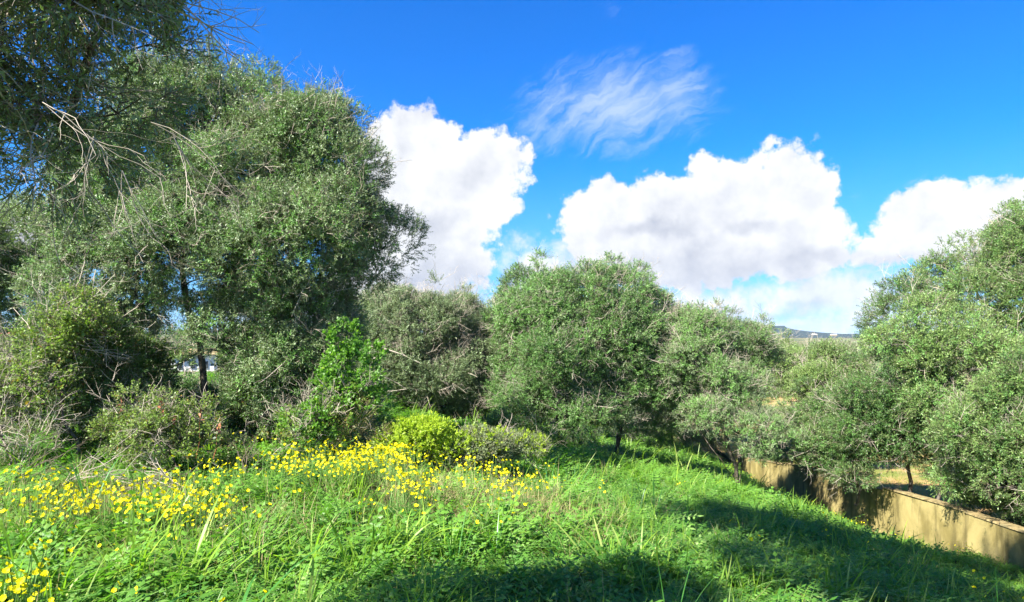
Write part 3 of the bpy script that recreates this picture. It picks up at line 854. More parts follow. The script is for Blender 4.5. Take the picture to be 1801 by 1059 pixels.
# --- broad central tree(s)
b = gpt(985, 19.5)
tree('wild_olive', 'broad round-topped green olive with a dark trunk, left one of the middle pair', 'tree', b,
     [(950, 550, 19.5, 75, 68), (1000, 545, 19, 75, 70), (920, 640, 19, 52, 70), (985, 640, 18.5, 65, 65), (960, 715, 18.5, 75, 42), (900, 590, 20, 45, 60), (905, 705, 19, 40, 50), (1020, 735, 18.2, 50, 35)],
     keys=('olive_green', 'olive'), mix=(0.8, 0.2), clump_r=0.46, dens=1.0, per=30, scl=1.2, tint=(0.0, 0.85), bare=0.05, low=0.4, maxr=0.2,
     trunk=[[b, at(980, 740, 19.4), at(975, 690, 19.3), at(960, 600, 19.4)], [gpt(930, 20), at(925, 735, 19.8), at(915, 680, 19.7)], [gpt(1030, 19.2), at(1022, 750, 19), at(1005, 690, 19), at(1000, 600, 19)]])
b = gpt(1082, 20)
b2 = gpt(1060, 20)
tree('wild_olive', 'broad rounded green olive on a forked slanting trunk, right of the middle pair', 'tree', b,
     [(1075, 530, 20, 72, 64), (1120, 570, 20, 70, 60), (1160, 620, 20, 60, 75), (1060, 600, 19, 75, 70), (1120, 660, 19.5, 80, 60), (1040, 690, 19, 70, 45), (1055, 755, 18.8, 45, 30), (1190, 690, 20, 50, 50), (1150, 745, 20.5, 55, 30)],
     keys=('olive_green', 'olive'), mix=(0.75, 0.25), clump_r=0.46, dens=0.95, per=29, scl=1.2, tint=(0.2, 0.9), bare=0.07, low=0.5, maxr=0.16,
     trunk=[[b, at(1095, 740, 20), at(1120, 690, 20), at(1150, 620, 20)], [b2, at(1030, 745, 20), at(1010, 700, 20)], [b + np.array([0.05, 0, 0.3]), at(1090, 700, 19.8), at(1085, 620, 20)]])

# --- low branching olive near the wall
b = gpt(1300, 18.2)
tree('olive_tree', 'low spreading olive with several thin trunks beside the end of the wall', 'tree', b,
     [(1260, 600, 19, 75, 50), (1310, 620, 19.5, 60, 45), (1220, 660, 18.5, 45, 50), (1280, 680, 18, 50, 50), (1250, 745, 17.5, 55, 32), (1340, 770, 17.3, 62, 28), (1380, 790, 17.0, 35, 18), (1200, 600, 19.5, 50, 50)],
     keys=('olive_green', 'olive'), mix=(0.5, 0.5), clump_r=0.36, dens=0.95, per=24, scl=1.05, tint=(0.3, 1.0), bare=0.06, low=0.4, maxr=0.10,
     trunk=[[b, at(1285, 800, 18), at(1275, 740, 18), at(1270, 640, 18.5)], [b, at(1308, 800, 18), at(1330, 745, 18), at(1345, 690, 18.5)], [b + np.array([0, 0, .2]), at(1270, 810, 17.8), at(1220, 740, 18)]])

# --- trees behind, right of centre
b = gpt(1380, 27)
tree('wild_olive', 'yellow-green tree with bare inner branches behind the low olive', 'tree', b,
     [(1380, 655, 26, 60, 38), (1440, 655, 25, 70, 38), (1345, 630, 28, 45, 35), (1470, 690, 24, 70, 50), (1410, 720, 24, 60, 35)],
     keys=('oak',), clump_r=0.46, dens=0.8, per=25, scl=1.3, tint=(0.3, 1.0), bare=0.04, low=0.5)
b = gpt(1180, 30)
tree('olive_tree', 'shaded olive behind the right of the middle pair', 'tree', b,
     [(1180, 640, 29, 80, 60), (1200, 720, 29, 80, 45), (1130, 740, 28, 60, 30)], keys=('olive',), clump_r=0.5, dens=0.8, per=24, scl=1.5, tint=(0.1, 0.6), bare=0.05)
b = gpt(1330, 36)
tree('olive_tree', 'distant olive half hidden between the low olive and the right-hand trees', 'tree', b,
     [(1290, 645, 36, 70, 45), (1400, 642, 36, 60, 28), (1250, 680, 35, 80, 45), (1490, 640, 38, 45, 28), (1330, 745, 34, 90, 22)], keys=('olive',), clump_r=0.55, dens=0.8, per=22, scl=1.8, tint=(0.3, 1.0), bare=0.04)
b = gpt(660, 26)
tree('olive_tree', 'olive standing back behind the leafy climber', 'tree', b,
     [(640, 620, 25, 90, 50), (560, 640, 25, 80, 50), (740, 720, 26, 100, 30)], keys=('olive',), clump_r=0.5, dens=0.7, per=22, scl=1.5, tint=(0.1, 0.7), bare=0.04)

# --- big trees beyond the wall on the right
def fpt(px, Y):
    X = (px - PW / 2) / F * Y; return np.array([X, Y, float(zfield(X, Y)) - 0.1])
b = fpt(1700, 17)
tree('holm_oak', 'tall dark-limbed tree rising highest behind the wall at the right edge', 'tree', b,
     [(1765, 455, 18, 80, 60), (1840, 450, 17, 95, 90), (1700, 480, 18, 55, 45), (1640, 500, 18.5, 55, 40), (1780, 520, 17, 110, 80), (1600, 560, 18, 55, 45), (1860, 600, 16, 100, 120)],
     keys=('oak', 'olive_green'), mix=(0.6, 0.4), clump_r=0.48, dens=0.85, per=28, scl=1.15, tint=(-0.1, 0.8), bare=0.04, maxr=0.16, low=0.5)
b = fpt(1640, 15)
tree('holm_oak', 'leafy tree with bright yellow-green upper boughs in front of the tallest one', 'tree', b,
     [(1650, 580, 15, 75, 65), (1585, 620, 15, 50, 45), (1700, 640, 14.5, 75, 65), (1660, 690, 14.6, 60, 45), (1750, 710, 15, 60, 60)],
     keys=('oak', 'olive_green'), mix=(0.7, 0.3), clump_r=0.44, dens=0.85, per=30, scl=1.1, tint=(0.3, 1.0), bare=0.02, maxr=0.15, low=0.7)
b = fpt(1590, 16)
tree('holm_oak', 'tree with leaves tinted dark as shade below the bright boughs behind the wall', 'tree', b,
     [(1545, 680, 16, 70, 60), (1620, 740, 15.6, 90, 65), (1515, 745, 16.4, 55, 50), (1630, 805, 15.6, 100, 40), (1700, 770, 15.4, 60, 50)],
     keys=('oak', 'olive_green'), mix=(0.4, 0.6), clump_r=0.44, dens=0.9, per=28, scl=1.1, tint=(-0.35, 0.3), bare=0.03, maxr=0.15, low=0.7)  # low tint paints the shade of the lower boughs into the leaves
b = fpt(1790, 12.6)
tree('holm_oak', 'nearest right-hand tree drooping its lower boughs over the wall top', 'tree', b,
     [(1780, 760, 12.4, 85, 65), (1850, 700, 12, 90, 90), (1720, 800, 12.8, 60, 50), (1800, 850, 12, 80, 50), (1900, 830, 11.5, 100, 90), (1700, 840, 13.7, 75, 34), (1790, 870, 12.9, 70, 38)],
     keys=('oak', 'olive_green'), mix=(0.65, 0.35), clump_r=0.34, dens=1.0, per=28, scl=0.95, tint=(-0.1, 0.8), bare=0.03, low=0.8, maxr=0.12)
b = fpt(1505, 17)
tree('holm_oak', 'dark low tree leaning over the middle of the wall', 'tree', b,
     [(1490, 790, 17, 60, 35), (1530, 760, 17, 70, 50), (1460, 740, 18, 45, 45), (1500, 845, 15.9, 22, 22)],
     keys=('oak', 'olive_green'), mix=(0.5, 0.5), clump_r=0.36, dens=1.0, per=28, scl=1.1, tint=(-0.2, 0.35), bare=0.05, low=0.8, maxr=0.12)  # low tint stands in for shade on this tree

# --- taller olive whose boughs arch high over the viewpoint and shade the slope
b = np.array([-2.6, -0.6, float(gz(-2.6, -0.6)) - 0.05])
def world_tree(name, label, base, LB, **k):
    px = [((c[0] / c[1]) * F + PW / 2, HOR - c[2] / c[1] * F, c[1], r[0] / c[1] * F, r[2] / c[1] * F, r[1] / c[1] * F) for c, r in LB]
    return tree(name, label, 'tree', base, px, **k)
world_tree('olive_tree', 'tall olive arching high over the viewpoint from behind, above the meadow slope', b,
     [((-1.9, 4.9, 5.0), (1.3, 1.0, 0.7)), ((-2.8, 5.0, 5.2), (1.1, 1.0, 0.7)), ((-0.9, 4.6, 5.2), (1.3, 0.9, 0.7)), ((-2.0, 2.6, 4.9), (1.5, 1.1, 0.8)), ((-2.4, 5.4, 6.0), (1.5, 1.0, 0.7)), ((-0.6, 5.0, 6.2), (1.3, 1.0, 0.7))],
     keys=('olive',), clump_r=0.40, dens=1.2, per=12, scl=1.5, maxr=0.16, bare=0.02,
     trunk=[[b, b + np.array([0.0, 0.4, 2.2]), np.array([-2.4, 1.2, 3.6]), np.array([-2.2, 2.6, 4.8])]])

# ------------------------------------------------------------------ shrubs
def shrub(name, label, cat, px, py, Y, lobes, keys, **k):
    X = (px - PW / 2) / F * Y; b = np.array([X, Y, float(gz(X, Y)) - 0.03])
    return tree(name, label, cat, b, lobes, keys=keys, **{**dict(clump_r=0.18, per=16, scl=0.8, maxr=0.02, tipr=0.003, bark='bark', low=0.3), **k})

shrub('lime_bush', 'bright lime-green rounded bush behind the yellow flowers', 'bush', 745, 800, 9.9,
      [(735, 775, 9.9, 58, 32), (795, 785, 10.0, 42, 24), (692, 788, 9.8, 36, 20), (835, 800, 10.1, 30, 14), (760, 755, 10.0, 22, 16)], ('lime',), clump_r=0.15, dens=1.3, per=14, scl=0.72, bare=0, tint=(0.2, 1.0))
shrub('grey_shrub', 'soft grey-green shrub right of the lime bush', 'bush', 855, 805, 10.3,
      [(850, 788, 10.3, 45, 30), (895, 790, 10.6, 50, 26), (800, 805, 10.0, 45, 20)], ('grey', 'lime'), mix=(.8, .2), clump_r=0.16, dens=1.2, per=18, scl=0.9, bare=0.01, tint=(0.2, 0.9))
shrub('small_green_bush', 'low green bush at the foot of the middle trees', 'bush', 935, 800, 12.6, [(935, 785, 12.6, 35, 18), (905, 775, 13, 25, 16)], ('lime', 'grey'), mix=(0.5, 0.5), clump_r=0.15, dens=1.1, per=14, scl=0.8, bare=0.02)
shrub('shaded_bush', 'small bush with yellow leaves in the dark gap under the trees', 'bush', 875, 760, 15, [(877, 745, 15, 18, 22)], ('bramble',), clump_r=0.16, dens=1.1, per=12, bare=0, tint=(0.6, 1.0))
shrub('leafy_climber', 'bright green leafy climber on the right flank of the tall olive', 'climber', 630, 790, 10.4,
      [(615, 640, 10.0, 30, 36), (650, 680, 10.1, 28, 26), (600, 590, 10.2, 18, 28), (675, 705, 10.1, 18, 22), (585, 680, 10.0, 24, 36), (640, 625, 10.3, 18, 22), (630, 720, 9.9, 26, 24), (570, 735, 9.7, 26, 26)], ('ivy',), clump_r=0.2, dens=1.1, per=13, scl=0.9, bare=0, tint=(0.2, 1.0))
shrub('leafy_climber', 'yellow-green climber low on the right foot of the tall olive', 'climber', 590, 790, 9.8,
      [(560, 745, 9.8, 55, 28), (600, 720, 9.9, 30, 40), (520, 770, 9.6, 50, 18)], ('bramble', 'ivy'), mix=(.5, .5), clump_r=0.16, dens=1.0, per=9, scl=0.8, bare=0.15, tint=(0.4, 1.0))
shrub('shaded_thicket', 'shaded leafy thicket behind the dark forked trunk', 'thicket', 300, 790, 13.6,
      [(290, 725, 13.6, 90, 45), (400, 730, 13.8, 90, 48), (220, 710, 13.4, 80, 65), (500, 710, 13.8, 80, 70), (330, 715, 14.2, 80, 32), (590, 740, 13.6, 60, 50)], ('olive_green', 'bramble'), mix=(.7, .3), clump_r=0.3, dens=1.4, per=20, bare=0.04, tint=(-0.3, 0.25), scl=1.0)  # shade behind the trunk put into the leaf tint
shrub('shade_tinted_undergrowth', 'ivy undergrowth tinted dark as shade round the foot of the tall olive', 'undergrowth', 470, 790, 11.2,
      [(480, 715, 11.3, 85, 75), (545, 690, 11.6, 50, 85), (400, 765, 11.2, 70, 32), (440, 640, 11.8, 40, 50), (350, 775, 10.8, 60, 28)], ('bramble', 'olive_green'), mix=(.6, .4), clump_r=0.24, dens=1.1, per=16, bare=0.04, tint=(-0.5, 0.15))  # shade under the crown painted in by the low leaf tint
shrub('bramble_bush', 'tall bramble thicket tinted dark as shade left of the tall olive', 'bramble', 165, 800, 9.6,
      [(150, 690, 9.8, 65, 90), (180, 620, 10, 50, 60), (110, 600, 10, 45, 60), (210, 740, 10, 70, 50), (230, 660, 10.8, 60, 70)], ('bramble', 'olive_green'), mix=(.7, .3), clump_r=0.22, dens=1.2, per=16, bare=0.03, tint=(-0.4, 0.35))  # low leaf tint imitates the shade of overhanging crowns
shrub('bramble_bush', 'yellow-green bramble with reddish shoots rising at left', 'bramble', 130, 800, 9.0,
      [(130, 560, 9.4, 45, 45), (90, 600, 9.2, 40, 50), (60, 680, 9.0, 70, 50), (160, 590, 9.5, 35, 50), (20, 720, 9, 60, 40)], ('bramble',), clump_r=0.18, dens=0.9, per=10, scl=0.85, bare=0.08, tint=(0.5, 1.0))
shrub('bramble_bush', 'sunlit low bramble with red-brown young tips in front of the dark trunk', 'bramble', 290, 830, 8.3,
      [(270, 775, 8.2, 60, 28), (350, 780, 8.5, 52, 24), (225, 760, 8.6, 40, 34), (310, 750, 8.7, 40, 28), (400, 790, 8.6, 30, 16), (285, 722, 8.4, 26, 24), (355, 735, 8.5, 22, 26), (225, 715, 8.6, 18, 26)], ('bramble', 'grey'), mix=(.8, .2), clump_r=0.13, dens=1.0, per=10, scl=0.7, bare=0.05, tint=(0.4, 1.0))
shrub('wild_olive_bush', 'grey-green scrub at the far left edge', 'bush', 10, 800, 8.4,
      [(0, 640, 9.6, 50, 50), (-30, 720, 9, 80, 60), (20, 780, 8.3, 70, 25)], ('grey', 'bramble'), mix=(.7, .3), clump_r=0.2, dens=0.9, per=14, bare=0.25, tint=(0.2, 0.9))
shrub('dry_shrub', 'brown half-dry thicket beside the leafy climber', 'bush', 625, 790, 9.9,
      [(625, 730, 9.9, 30, 42), (640, 770, 9.8, 38, 22)], ('straw', 'bramble'), mix=(.35, .65), clump_r=0.2, dens=1.0, per=13, scl=0.8, bare=0.15, tint=(0.2, 1.0))
for i, (px, Y, lab) in enumerate([(1210, 33, 'thin scrub in the sun behind the middle trees'), (1340, 31, 'scrub at the far end of the wall'), (1060, 32, 'pale scrub glimpsed between the two middle trunks'), (1450, 24, 'yellowish scrub just beyond the wall')]):
    py = HOR - float(gz((px - PW / 2) / F * Y, Y)) / Y * F if i < 3 else 805
    if i == 3: Y = 22
    shrub('scrub_bush', lab, 'bush', px, py, Y, [(px, py - 14, Y, 60, 20), (px - 50, py - 8, Y, 45, 16)], ('oak', 'straw'), mix=(.8, .2), clump_r=0.26, dens=1.0, per=14, scl=1.2, bare=0.05, tint=(0.5, 1.0))

# far woods so that gaps show trees, not bare plain
def wood(name, pts, hmin, hmax, keys, scl, tint):
    P = []; D = []
    for (X, Y, n, rx, ry) in pts:
        for _ in range(n):
            x = X + rng.uniform(-rx, rx); y = Y + rng.uniform(-ry, ry); h = rng.uniform(hmin, hmax); r = h * 0.5
            m = 60; d = unit(rng.normal(size=(m, 3))); c = np.array([x, y, float(gz(x, y)) + h * 0.55])
            P.append(c + d * np.array([r, r, h * 0.45]) * rng.uniform(0.8, 1.05, size=(m, 1))); D.append(unit(d + np.array([0, 0, 0.4])))
    P = np.concatenate(P); D = np.concatenate(D)
    scatter(name, P, D, scl * rng.uniform(0.7, 1.3, len(P)), rng.uniform(tint[0], tint[1], len(P)), 0, keys, kind='stuff')
wood('distant_wood', [(-30, 60, 14, 22, 14), (0, 75, 20, 25, 12), (30, 90, 24, 25, 20), (60, 110, 22, 40, 25), (0, 150, 30, 110, 30), (90, 190, 40, 110, 50)], 1.8, 3.2, ('olive_green',), 5.0, (-0.2, 0.4))

# ------------------------------------------------------------------ bare branches and dead wood
def dead(name, label, cat, base, dirs, L, r, lev, material, group=None, kids=4, bend=0.2):
    base = np.array(base, float); t = thing(name, label, cat, base, group)
    for d in dirs:
        a = Acc()
        def grow(p, dd, L, r, lev):
            P = [p]; k = 6
            for i in range(k):
                dd = unit(dd + rdir() * bend); P.append(P[-1] + dd * L / k)
            tube(a, P, np.linspace(r, r * 0.45, k + 1), 5 if r > 0.008 else 3)
            if lev:
                for _ in range(kids):
                    i = rr.randint(2, k); grow(P[i], unit(unit(P[i] - P[i - 1]) + rdir() * 0.75), L * rr.uniform(0.3, 0.6), r * 0.5, lev - 1)
        grow(np.zeros(3), unit(d), L, r, lev)
        a.build('branch', [M[material]], t, smooth=True)
    return t

dead('bare_branch', 'long bleached bare branch jutting left from the grey-green olive', 'branch', at(742, 640, 18.3), [(-1.0, -0.1, 0.42)], 1.6, 0.027, 2, 'twig')
dead('bare_branch', 'lower bleached bare branch curving out of the grey-green olive', 'branch', at(715, 685, 18.3), [(-0.8, -0.1, 0.1), (-0.5, -0.2, 0.35)], 0.85, 0.013, 2, 'twig')
for i, (px, py, Y, d, L, lab) in enumerate([
        (265, 215, 2.76, (0.75, 0.15, -0.55), 0.75, 'pale bare twigs reaching down right across the tall olive'),
        (165, 240, 2.68, (0.15, 0.0, -1.0), 0.55, 'pale bare twigs hanging straight down near the left'),
        (305, 240, 2.89, (0.5, 0.0, -0.9), 0.65, 'pale twigs hanging in the middle of the tall olive'),
        (75, 180, 2.54, (0.7, 0.1, -0.6), 0.8, 'long pale twigs crossing the near crown at upper left'),
        (215, 300, 2.82, (0.25, 0.1, -0.9), 0.5, 'lowest pale hanging twigs of the near olive')]):
    dead('hanging_branch', lab, 'branch', at(px, py, Y), [d, unit(np.array(d)) + rdir() * 0.35, unit(np.array(d)) + rdir() * 0.5], L * 0.62, 0.0026, 2, 'twig', 'bare twigs hanging from the near olive', kids=3, bend=0.26)

for i, (px, Y, d, lab) in enumerate([
        (20, 7.6, (1, 0.2, 0.25), 'grey brush lying at the left edge below the brambles'), (110, 7.2, (0.9, -0.1, 0.35), 'dead twigs heaped in front of the dark thicket'),
        (210, 7.0, (0.9, 0.1, 0.15), 'fallen branches left of the sunlit bramble'), (330, 7.4, (-0.9, 0.1, 0.3), 'pale fallen branch under the sunlit bramble'),
        (430, 8.3, (0.2, 0.2, 1), 'upright dead stalks right of the sunlit bramble'), (30, 8.2, (0.3, 0.2, 0.9), 'grey dead twigs standing at the left edge'),
        (500, 8.6, (0.9, 0.1, 0.25), 'dry twigs in front of the tall olive foot'), (880, 9.0, (0.5, 0.2, 0.5), 'grey dry twigs among the last yellow flowers'), (960, 9.0, (0.6, 0.2, 0.3), 'dry grey stems right of the last yellow flowers')]):
    p = gpt(px, Y, 0.10)
    dead('dead_brush', lab, 'dead branches', p, [unit(np.array(d)) + rdir() * 0.5 + np.array([0, 0, .15]) for _ in range(6)], (0.62, 0.62, 0.55, 0.6, 0.4, 0.55, 0.35, 0.16, 0.16)[i], (0.007 if i < 6 else 0.004), 2, 'twig' if i % 2 else 'twigdark', 'dead brush along the thicket', kids=3, bend=0.25)

# ------------------------------------------------------------------ meadow
def pix(X, Y, Z): return PW / 2 + X / Y * F, HOR - Z / Y * F
def meadow_points(n, ymin, ymax, power=1.0, side=1.12):
    """ground points over the visible sector, more of them near"""
    u = rng.random(n); Y = (ymin ** power + u * (ymax ** power - ymin ** power)) ** (1 / power)
    X = rng.uniform(-0.77 * side, 0.77 * side, n) * Y + rng.uniform(-0.5, 0.5, n)
    ok = X < wx(Y) - 0.16
    X, Y = X[ok], Y[ok]; return X, Y, gz(X, Y)

def masks(X, Y, Z):
    px, py = pix(X, Y, Z)
    flow = np.exp(-(((px - 705) / 150) ** 2 + ((Y - 8.6) / 1.1) ** 2)) + 0.68 * np.exp(-(((px - 240) / 150) ** 2 + ((Y - 6.0) / 0.6) ** 2)) + 0.45 * np.exp(-(((px - 40) / 110) ** 2 + ((Y - 3.5) / 0.6) ** 2)) + 0.35 * np.exp(-(((px - 560) / 130) ** 2 + ((Y - 7.9) / 0.8) ** 2))
    straw = np.exp(-(((px - 830) / 170) ** 2 + ((Y - 8.0) / 1.1) ** 2)) + 0.8 * np.exp(-(((px - 180) / 260) ** 2 + ((Y - 6.2) / 1.2) ** 2)) + 0.5 * np.exp(-(((px - 1000) / 60) ** 2 + ((Y - 8.0) / 1.0) ** 2))
    nearwall = np.clip(1 - (wx(Y) - X) / 2.6, 0, 1) * (Y > 8.5)
    return flow, straw, nearwall

X, Y, Z = meadow_points(25000, 1.7, 33, 1.1)
fl, st, nw_ = masks(X, Y, Z)
n1 = fbm(X * 0.55, Y * 0.55, 3); n2 = fbm(X * 1.7 + 40, Y * 1.7, 3)
keep = rng.random(len(X)) < np.clip(0.95 - 0.5 * st - 0.55 * np.exp(-((X + 5.5) / 2.6) ** 2 - ((Y - 8.5) / 1.6) ** 2), 0.12, 1)
X, Y, Z, n1, n2, nw_, st = [a_[keep] for a_ in (X, Y, Z, n1, n2, nw_, st)]
keys = ('grass', 'grass_fine', 'grass_wide', 'herb', 'clover', 'straw')
pG = np.stack([0.30 + 0 * X, 0.12 + 0.5 * nw_, np.clip((n2 - 0.5) * 2.0, 0.01, 0.25), np.clip((n1 - 0.40) * 3.5, 0.12, 1.2), np.clip((0.58 - n1) * 3.0, 0.12, 0.9), 0.02 + 0.5 * st], 1)
pG /= pG.sum(1, keepdims=True); k = (rng.random(len(X))[:, None] > np.cumsum(pG, 1)).sum(1).clip(0, 5)
sc = rng.uniform(0.55, 1.25, len(X)) * (0.40 + 1.25 * n2) * np.where(Y < 3.2, 0.8, 1.0) * np.where(nw_ > 0.1, 0.85 - 0.25 * nw_, 1.0) * (1 + np.clip(Y - 8, 0, 20) * 0.028)
D = unit(rng.normal(size=(len(X), 3)) * 0.16 + np.array([0, 0, 1]))
tint = -0.10 + 0.9 * n2 + 0.35 * (fbm(X * 4 + 70, Y * 4, 2) - 0.5) + 0.35 * nw_ + rng.uniform(-.2, .25, len(X)) + 0.15 * st
scatter('meadow_grass', np.stack([X, Y, Z], 1), D, sc, tint, k, keys, kind='stuff')

X, Y, Z = meadow_points(16000, 2.2, 16, 1.1); fl, st, nw_ = masks(X, Y, Z); n1 = np.clip((fbm(X * 1.9 + 9, Y * 1.9, 3) - 0.52) * 2.8 + 0.5, 0, 1)
keep = rng.random(len(X)) < np.clip((fl * 1.5) * (n1 - 0.22) * 2.6, 0, 1) * 1.0 + 0.002
X, Y, Z, fl = X[keep], Y[keep], Z[keep], fl[keep]
scatter('yellow_wildflowers', np.stack([X, Y, Z + 0.03], 1), unit(rng.normal(size=(len(X), 3)) * 0.12 + np.array([0, 0, 1])), rng.uniform(0.9, 1.35, len(X)), 0.5,
        (fl > 0.75).astype(int), ('flower', 'flower_dense'), kind='stuff')
X, Y, Z = meadow_points(1500, 12, 32, 1.0); fl, st, nw_ = masks(X, Y, Z)
keep = rng.random(len(X)) < nw_ * 0.6
scatter('small_yellow_flowers', np.stack([X, Y, Z + 0.03], 1)[keep], unit(rng.normal(size=(keep.sum(), 3)) * 0.12 + np.array([0, 0, 1])), 0.9, 0.5, 0, ('flower',), kind='stuff')

X, Y, Z = meadow_points(9000, 3, 14, 1.2); fl, st, nw_ = masks(X, Y, Z)
keep = rng.random(len(X)) < np.clip(st * 0.75, 0, 0.75) + 0.01
X, Y, Z = X[keep], Y[keep], Z[keep]
scatter('dry_grass', np.stack([X, Y, Z], 1), unit(rng.normal(size=(len(X), 3)) * 0.35 + np.array([0, 0, 1])), rng.uniform(0.7, 1.2, len(X)), rng.random(len(X)), 0, ('straw',), kind='stuff')

# grass on the soil field beyond the wall
Yf = rng.uniform(7, 40, 5200); Xf = wx(Yf) + 0.3 + rng.random(5200) ** 2.0 * 22; Zf = zfield(Xf, Yf)
kk = (rng.random(5200) < 0.35).astype(int)
scatter('field_weeds', np.stack([Xf, Yf, Zf], 1), unit(rng.normal(size=(5200, 3)) * 0.25 + np.array([0, 0, 1])), rng.uniform(0.5, 1.1, 5200), rng.random(5200), kk, ('grass_fine', 'straw'), kind='stuff')

# ------------------------------------------------------------------ tall single plants in the foreground
def grass_clump(px, Y, n, L, w, label, group, lean=0.5, curve=1.5, keepdir=None, tintv=0.5):
    p = gpt(px, Y, 0.0); t = thing('tall_grass_clump', label, 'grass clump', p, group)
    for i in range(n):
        a = rr.uniform(0, 6.28); q = rr.uniform(0.1, lean); acc = Acc()
        if L > 0.9: q += 0.25
        d = np.array([math.cos(a) * q, math.sin(a) * q, 1.0])
        blade(acc, np.array([math.cos(a) * 0.04, math.sin(a) * 0.04, 0]), d, np.array([-math.cos(a), -math.sin(a), 0.2]) + rdir() * 0.4, L * rr.uniform(0.6, 1.1), w * rr.uniform(0.7, 1.2), rr.uniform(0.4, curve) + (1.2 if L > 0.9 else 0), 10, rr.random() * 0.8)
        acc.build('blade', [M['reed']], t)
for px, Y, n, L, w, lab in [
        (20, 2.75, 9, 0.62, 0.020, 'broad dark-green blades in the bottom left corner'),
        (95, 2.9, 8, 0.62, 0.022, 'crossing broad blades next to the bottom left corner clump'),
        (190, 2.85, 9, 0.66, 0.022, 'broad blades leaning both ways among low yellow flowers'),
        (270, 3.0, 8, 0.78, 0.024, 'tallest arching broad blade clump at the bottom left'),
        (370, 2.9, 6, 0.55, 0.020, 'small broad-bladed clump right of the arching one'),
        (520, 3.0, 6, 0.45, 0.016, 'short broad blades in the bottom grass left of centre'),
        (160, 6.6, 7, 0.75, 0.020, 'sunlit arching grass in front of the dead brush'),
        (75, 7.3, 4, 0.95, 0.014, 'thin tall grass stem against the dark thicket'),
        (965, 10.3, 26, 0.62, 0.022, 'fresh green tussock on the crest below the middle trees'),
        (1010, 10.8, 20, 0.55, 0.020, 'smaller green tussock right of the fresh one on the crest'),
        (870, 6.0, 8, 0.60, 0.014, 'tall thin blades in the middle of the meadow'),
        (800, 5.6, 6, 0.62, 0.012, 'upright light blades left of the meadow middle'),
        (1180, 4.6, 4, 0.75, 0.012, 'single tall pale blades rising by the pinnate leaves'),
        (1150, 9.2, 12, 0.75, 0.015, 'row of tall green blades on the sunny slope'),
        (1210, 9.4, 12, 0.70, 0.015, 'tall green blades at the edge of the tree shade'),
        (1120, 8.8, 9, 0.65, 0.015, 'tall green blades at the left of the row on the slope'),
        (1430, 4.0, 5, 0.62, 0.010, 'thin curling blades in the shaded lower right meadow'),
        (1330, 3.6, 5, 0.60, 0.010, 'curling light blades at the bottom right of centre'),
        (1760, 6.4, 6, 0.75, 0.012, 'pale blades catching light at the bottom right corner'),
        (1000, 3.1, 6, 0.45, 0.012, 'arching blades at the bottom middle in the shade')]:
    if Y < 3.05 and px < 400: L *= 2.25; w *= 1.5; Y -= 0.35; n += 5
    grass_clump(px, Y, n, L, w, lab, 'tall grass clumps in the meadow')

def fern(px, Y, n, L, label):
    p = gpt(px, Y, 0.05); t = thing('pinnate_plant', label, 'plant', p, 'leafy plants with feather-like leaves')
    for i in range(n):
        a = i / n * 6.283 + rr.uniform(-.4, .4); d = unit(np.array([math.cos(a), math.sin(a), rr.uniform(0.7, 1.6)])); acc = Acc()
        P = [np.zeros(3)]; dd = d; LL = L * rr.uniform(0.7, 1.1)
        for k in range(8): dd = unit(dd + np.array([0, 0, -0.14])); P.append(P[-1] + dd * LL / 8)
        tube(acc, P, np.linspace(0.004, 0.0015, 9), 3, 1)
        for k in range(9):
            q = 2 + 6 * (k + 0.3) / 9; j = min(7, int(q)); b = P[j] + (P[j + 1] - P[j]) * (q - j); T = unit(P[j + 1] - P[j]); sd = unit(np.cross(T, [0, 0, 1.0])); nn = np.cross(sd, T)
            ll = 0.075 * (1 - 0.07 * k)
            for s in (-1, 1):
                bd = unit(sd * s + T * 0.3 + rdir() * 0.08)
                blade(acc, b, bd, nn, ll, 0.024, 0.25, 3, 0.3 + 0.5 * rr.random(), 0, shape='leaf')
        blade(acc, P[-1], dd, [0, 0, 1.0], 0.05, 0.02, 0.2, 3, 0.5, 0, shape='leaf')
        acc.build('frond', [M['herb'], M['stem']], t)
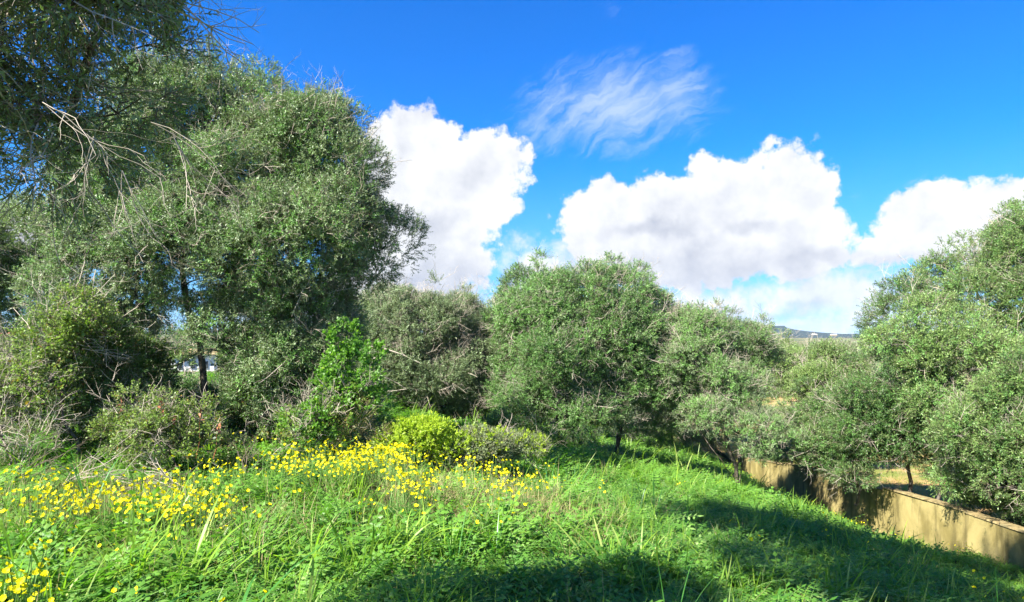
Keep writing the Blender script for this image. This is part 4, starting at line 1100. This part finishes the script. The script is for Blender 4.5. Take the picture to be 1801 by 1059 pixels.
for px, Y, n, L, lab in [
        (1225, 4.3, 9, 0.50, 'largest plant with feathery leaves lit at the edge of the shade'),
        (1160, 4.5, 8, 0.42, 'feather-leaved plant left of the largest one'),
        (1290, 4.6, 7, 0.42, 'feather-leaved plant in the shade right of the largest one'),
        (1080, 4.4, 8, 0.40, 'feather-leaved plant near the middle bottom'),
        (1040, 6.0, 8, 0.42, 'feather-leaved plant on the sunny rise left of the big shadow'),
        (940, 4.2, 7, 0.34, 'small feather-leaved plant at the centre of the near meadow'),
        (1180, 6.2, 8, 0.42, 'feather-leaved plant inside the top of the big shadow'),
        (1350, 5.4, 8, 0.42, 'shaded feather-leaved plant in the lower right meadow'),
        (1470, 6.2, 8, 0.42, 'feather-leaved plant nearest the wall in the shade'),
        (640, 4.8, 7, 0.34, 'feather-leaved plant in the left middle meadow'),
        (700, 6.8, 8, 0.36, 'feather-leaved plant below the yellow flower bank'),
        (580, 6.2, 8, 0.36, 'feather-leaved plant left of the meadow middle')]:
    fern(px, Y, n, L, lab)

# red-tipped bramble shoots
for i, (px, py, lab) in enumerate([(285, 705, 'reddish bramble shoot left of the dark trunk'), (355, 720, 'reddish bramble shoot in front of the dark trunk'), (310, 730, 'short reddish bramble shoot between two others'), (215, 700, 'leftmost reddish bramble shoot'), (385, 745, 'rightmost arching bramble shoot')]):
    b = gpt(px - 10, 8.3, 0.3); top = at(px, py, 8.3); t = thing('bramble_shoot', lab, 'shoot', b, 'young bramble shoots'); L = top - b
    a = Acc(); P = [np.zeros(3), L * 0.35 + [0.02, 0, 0], L * 0.7 - [0.01, 0, 0], L]; tube(a, P, [0.005, 0.004, 0.003, 0.002], 4); a.build('stem', [M['redstem']], t)
    a = Acc()
    for k in range(16):
        f = 0.3 + 0.7 * k / 16; kite(a, L * f, unit(rdir() + np.array([0, 0, .3])), unit(rdir() + np.array([0, -1, .5])), 0.055, 0.036, rr.random(), 0 if k < 10 else 1, 0.5)
    a.build('foliage', [M['bramble'], M['redstem']], t)
print('INSTANCES', NINST, 'TRIS', sum(len(o.data.polygons) * 2 for o in S.objects if o.type == 'MESH'), 'OBJ', len(S.objects))
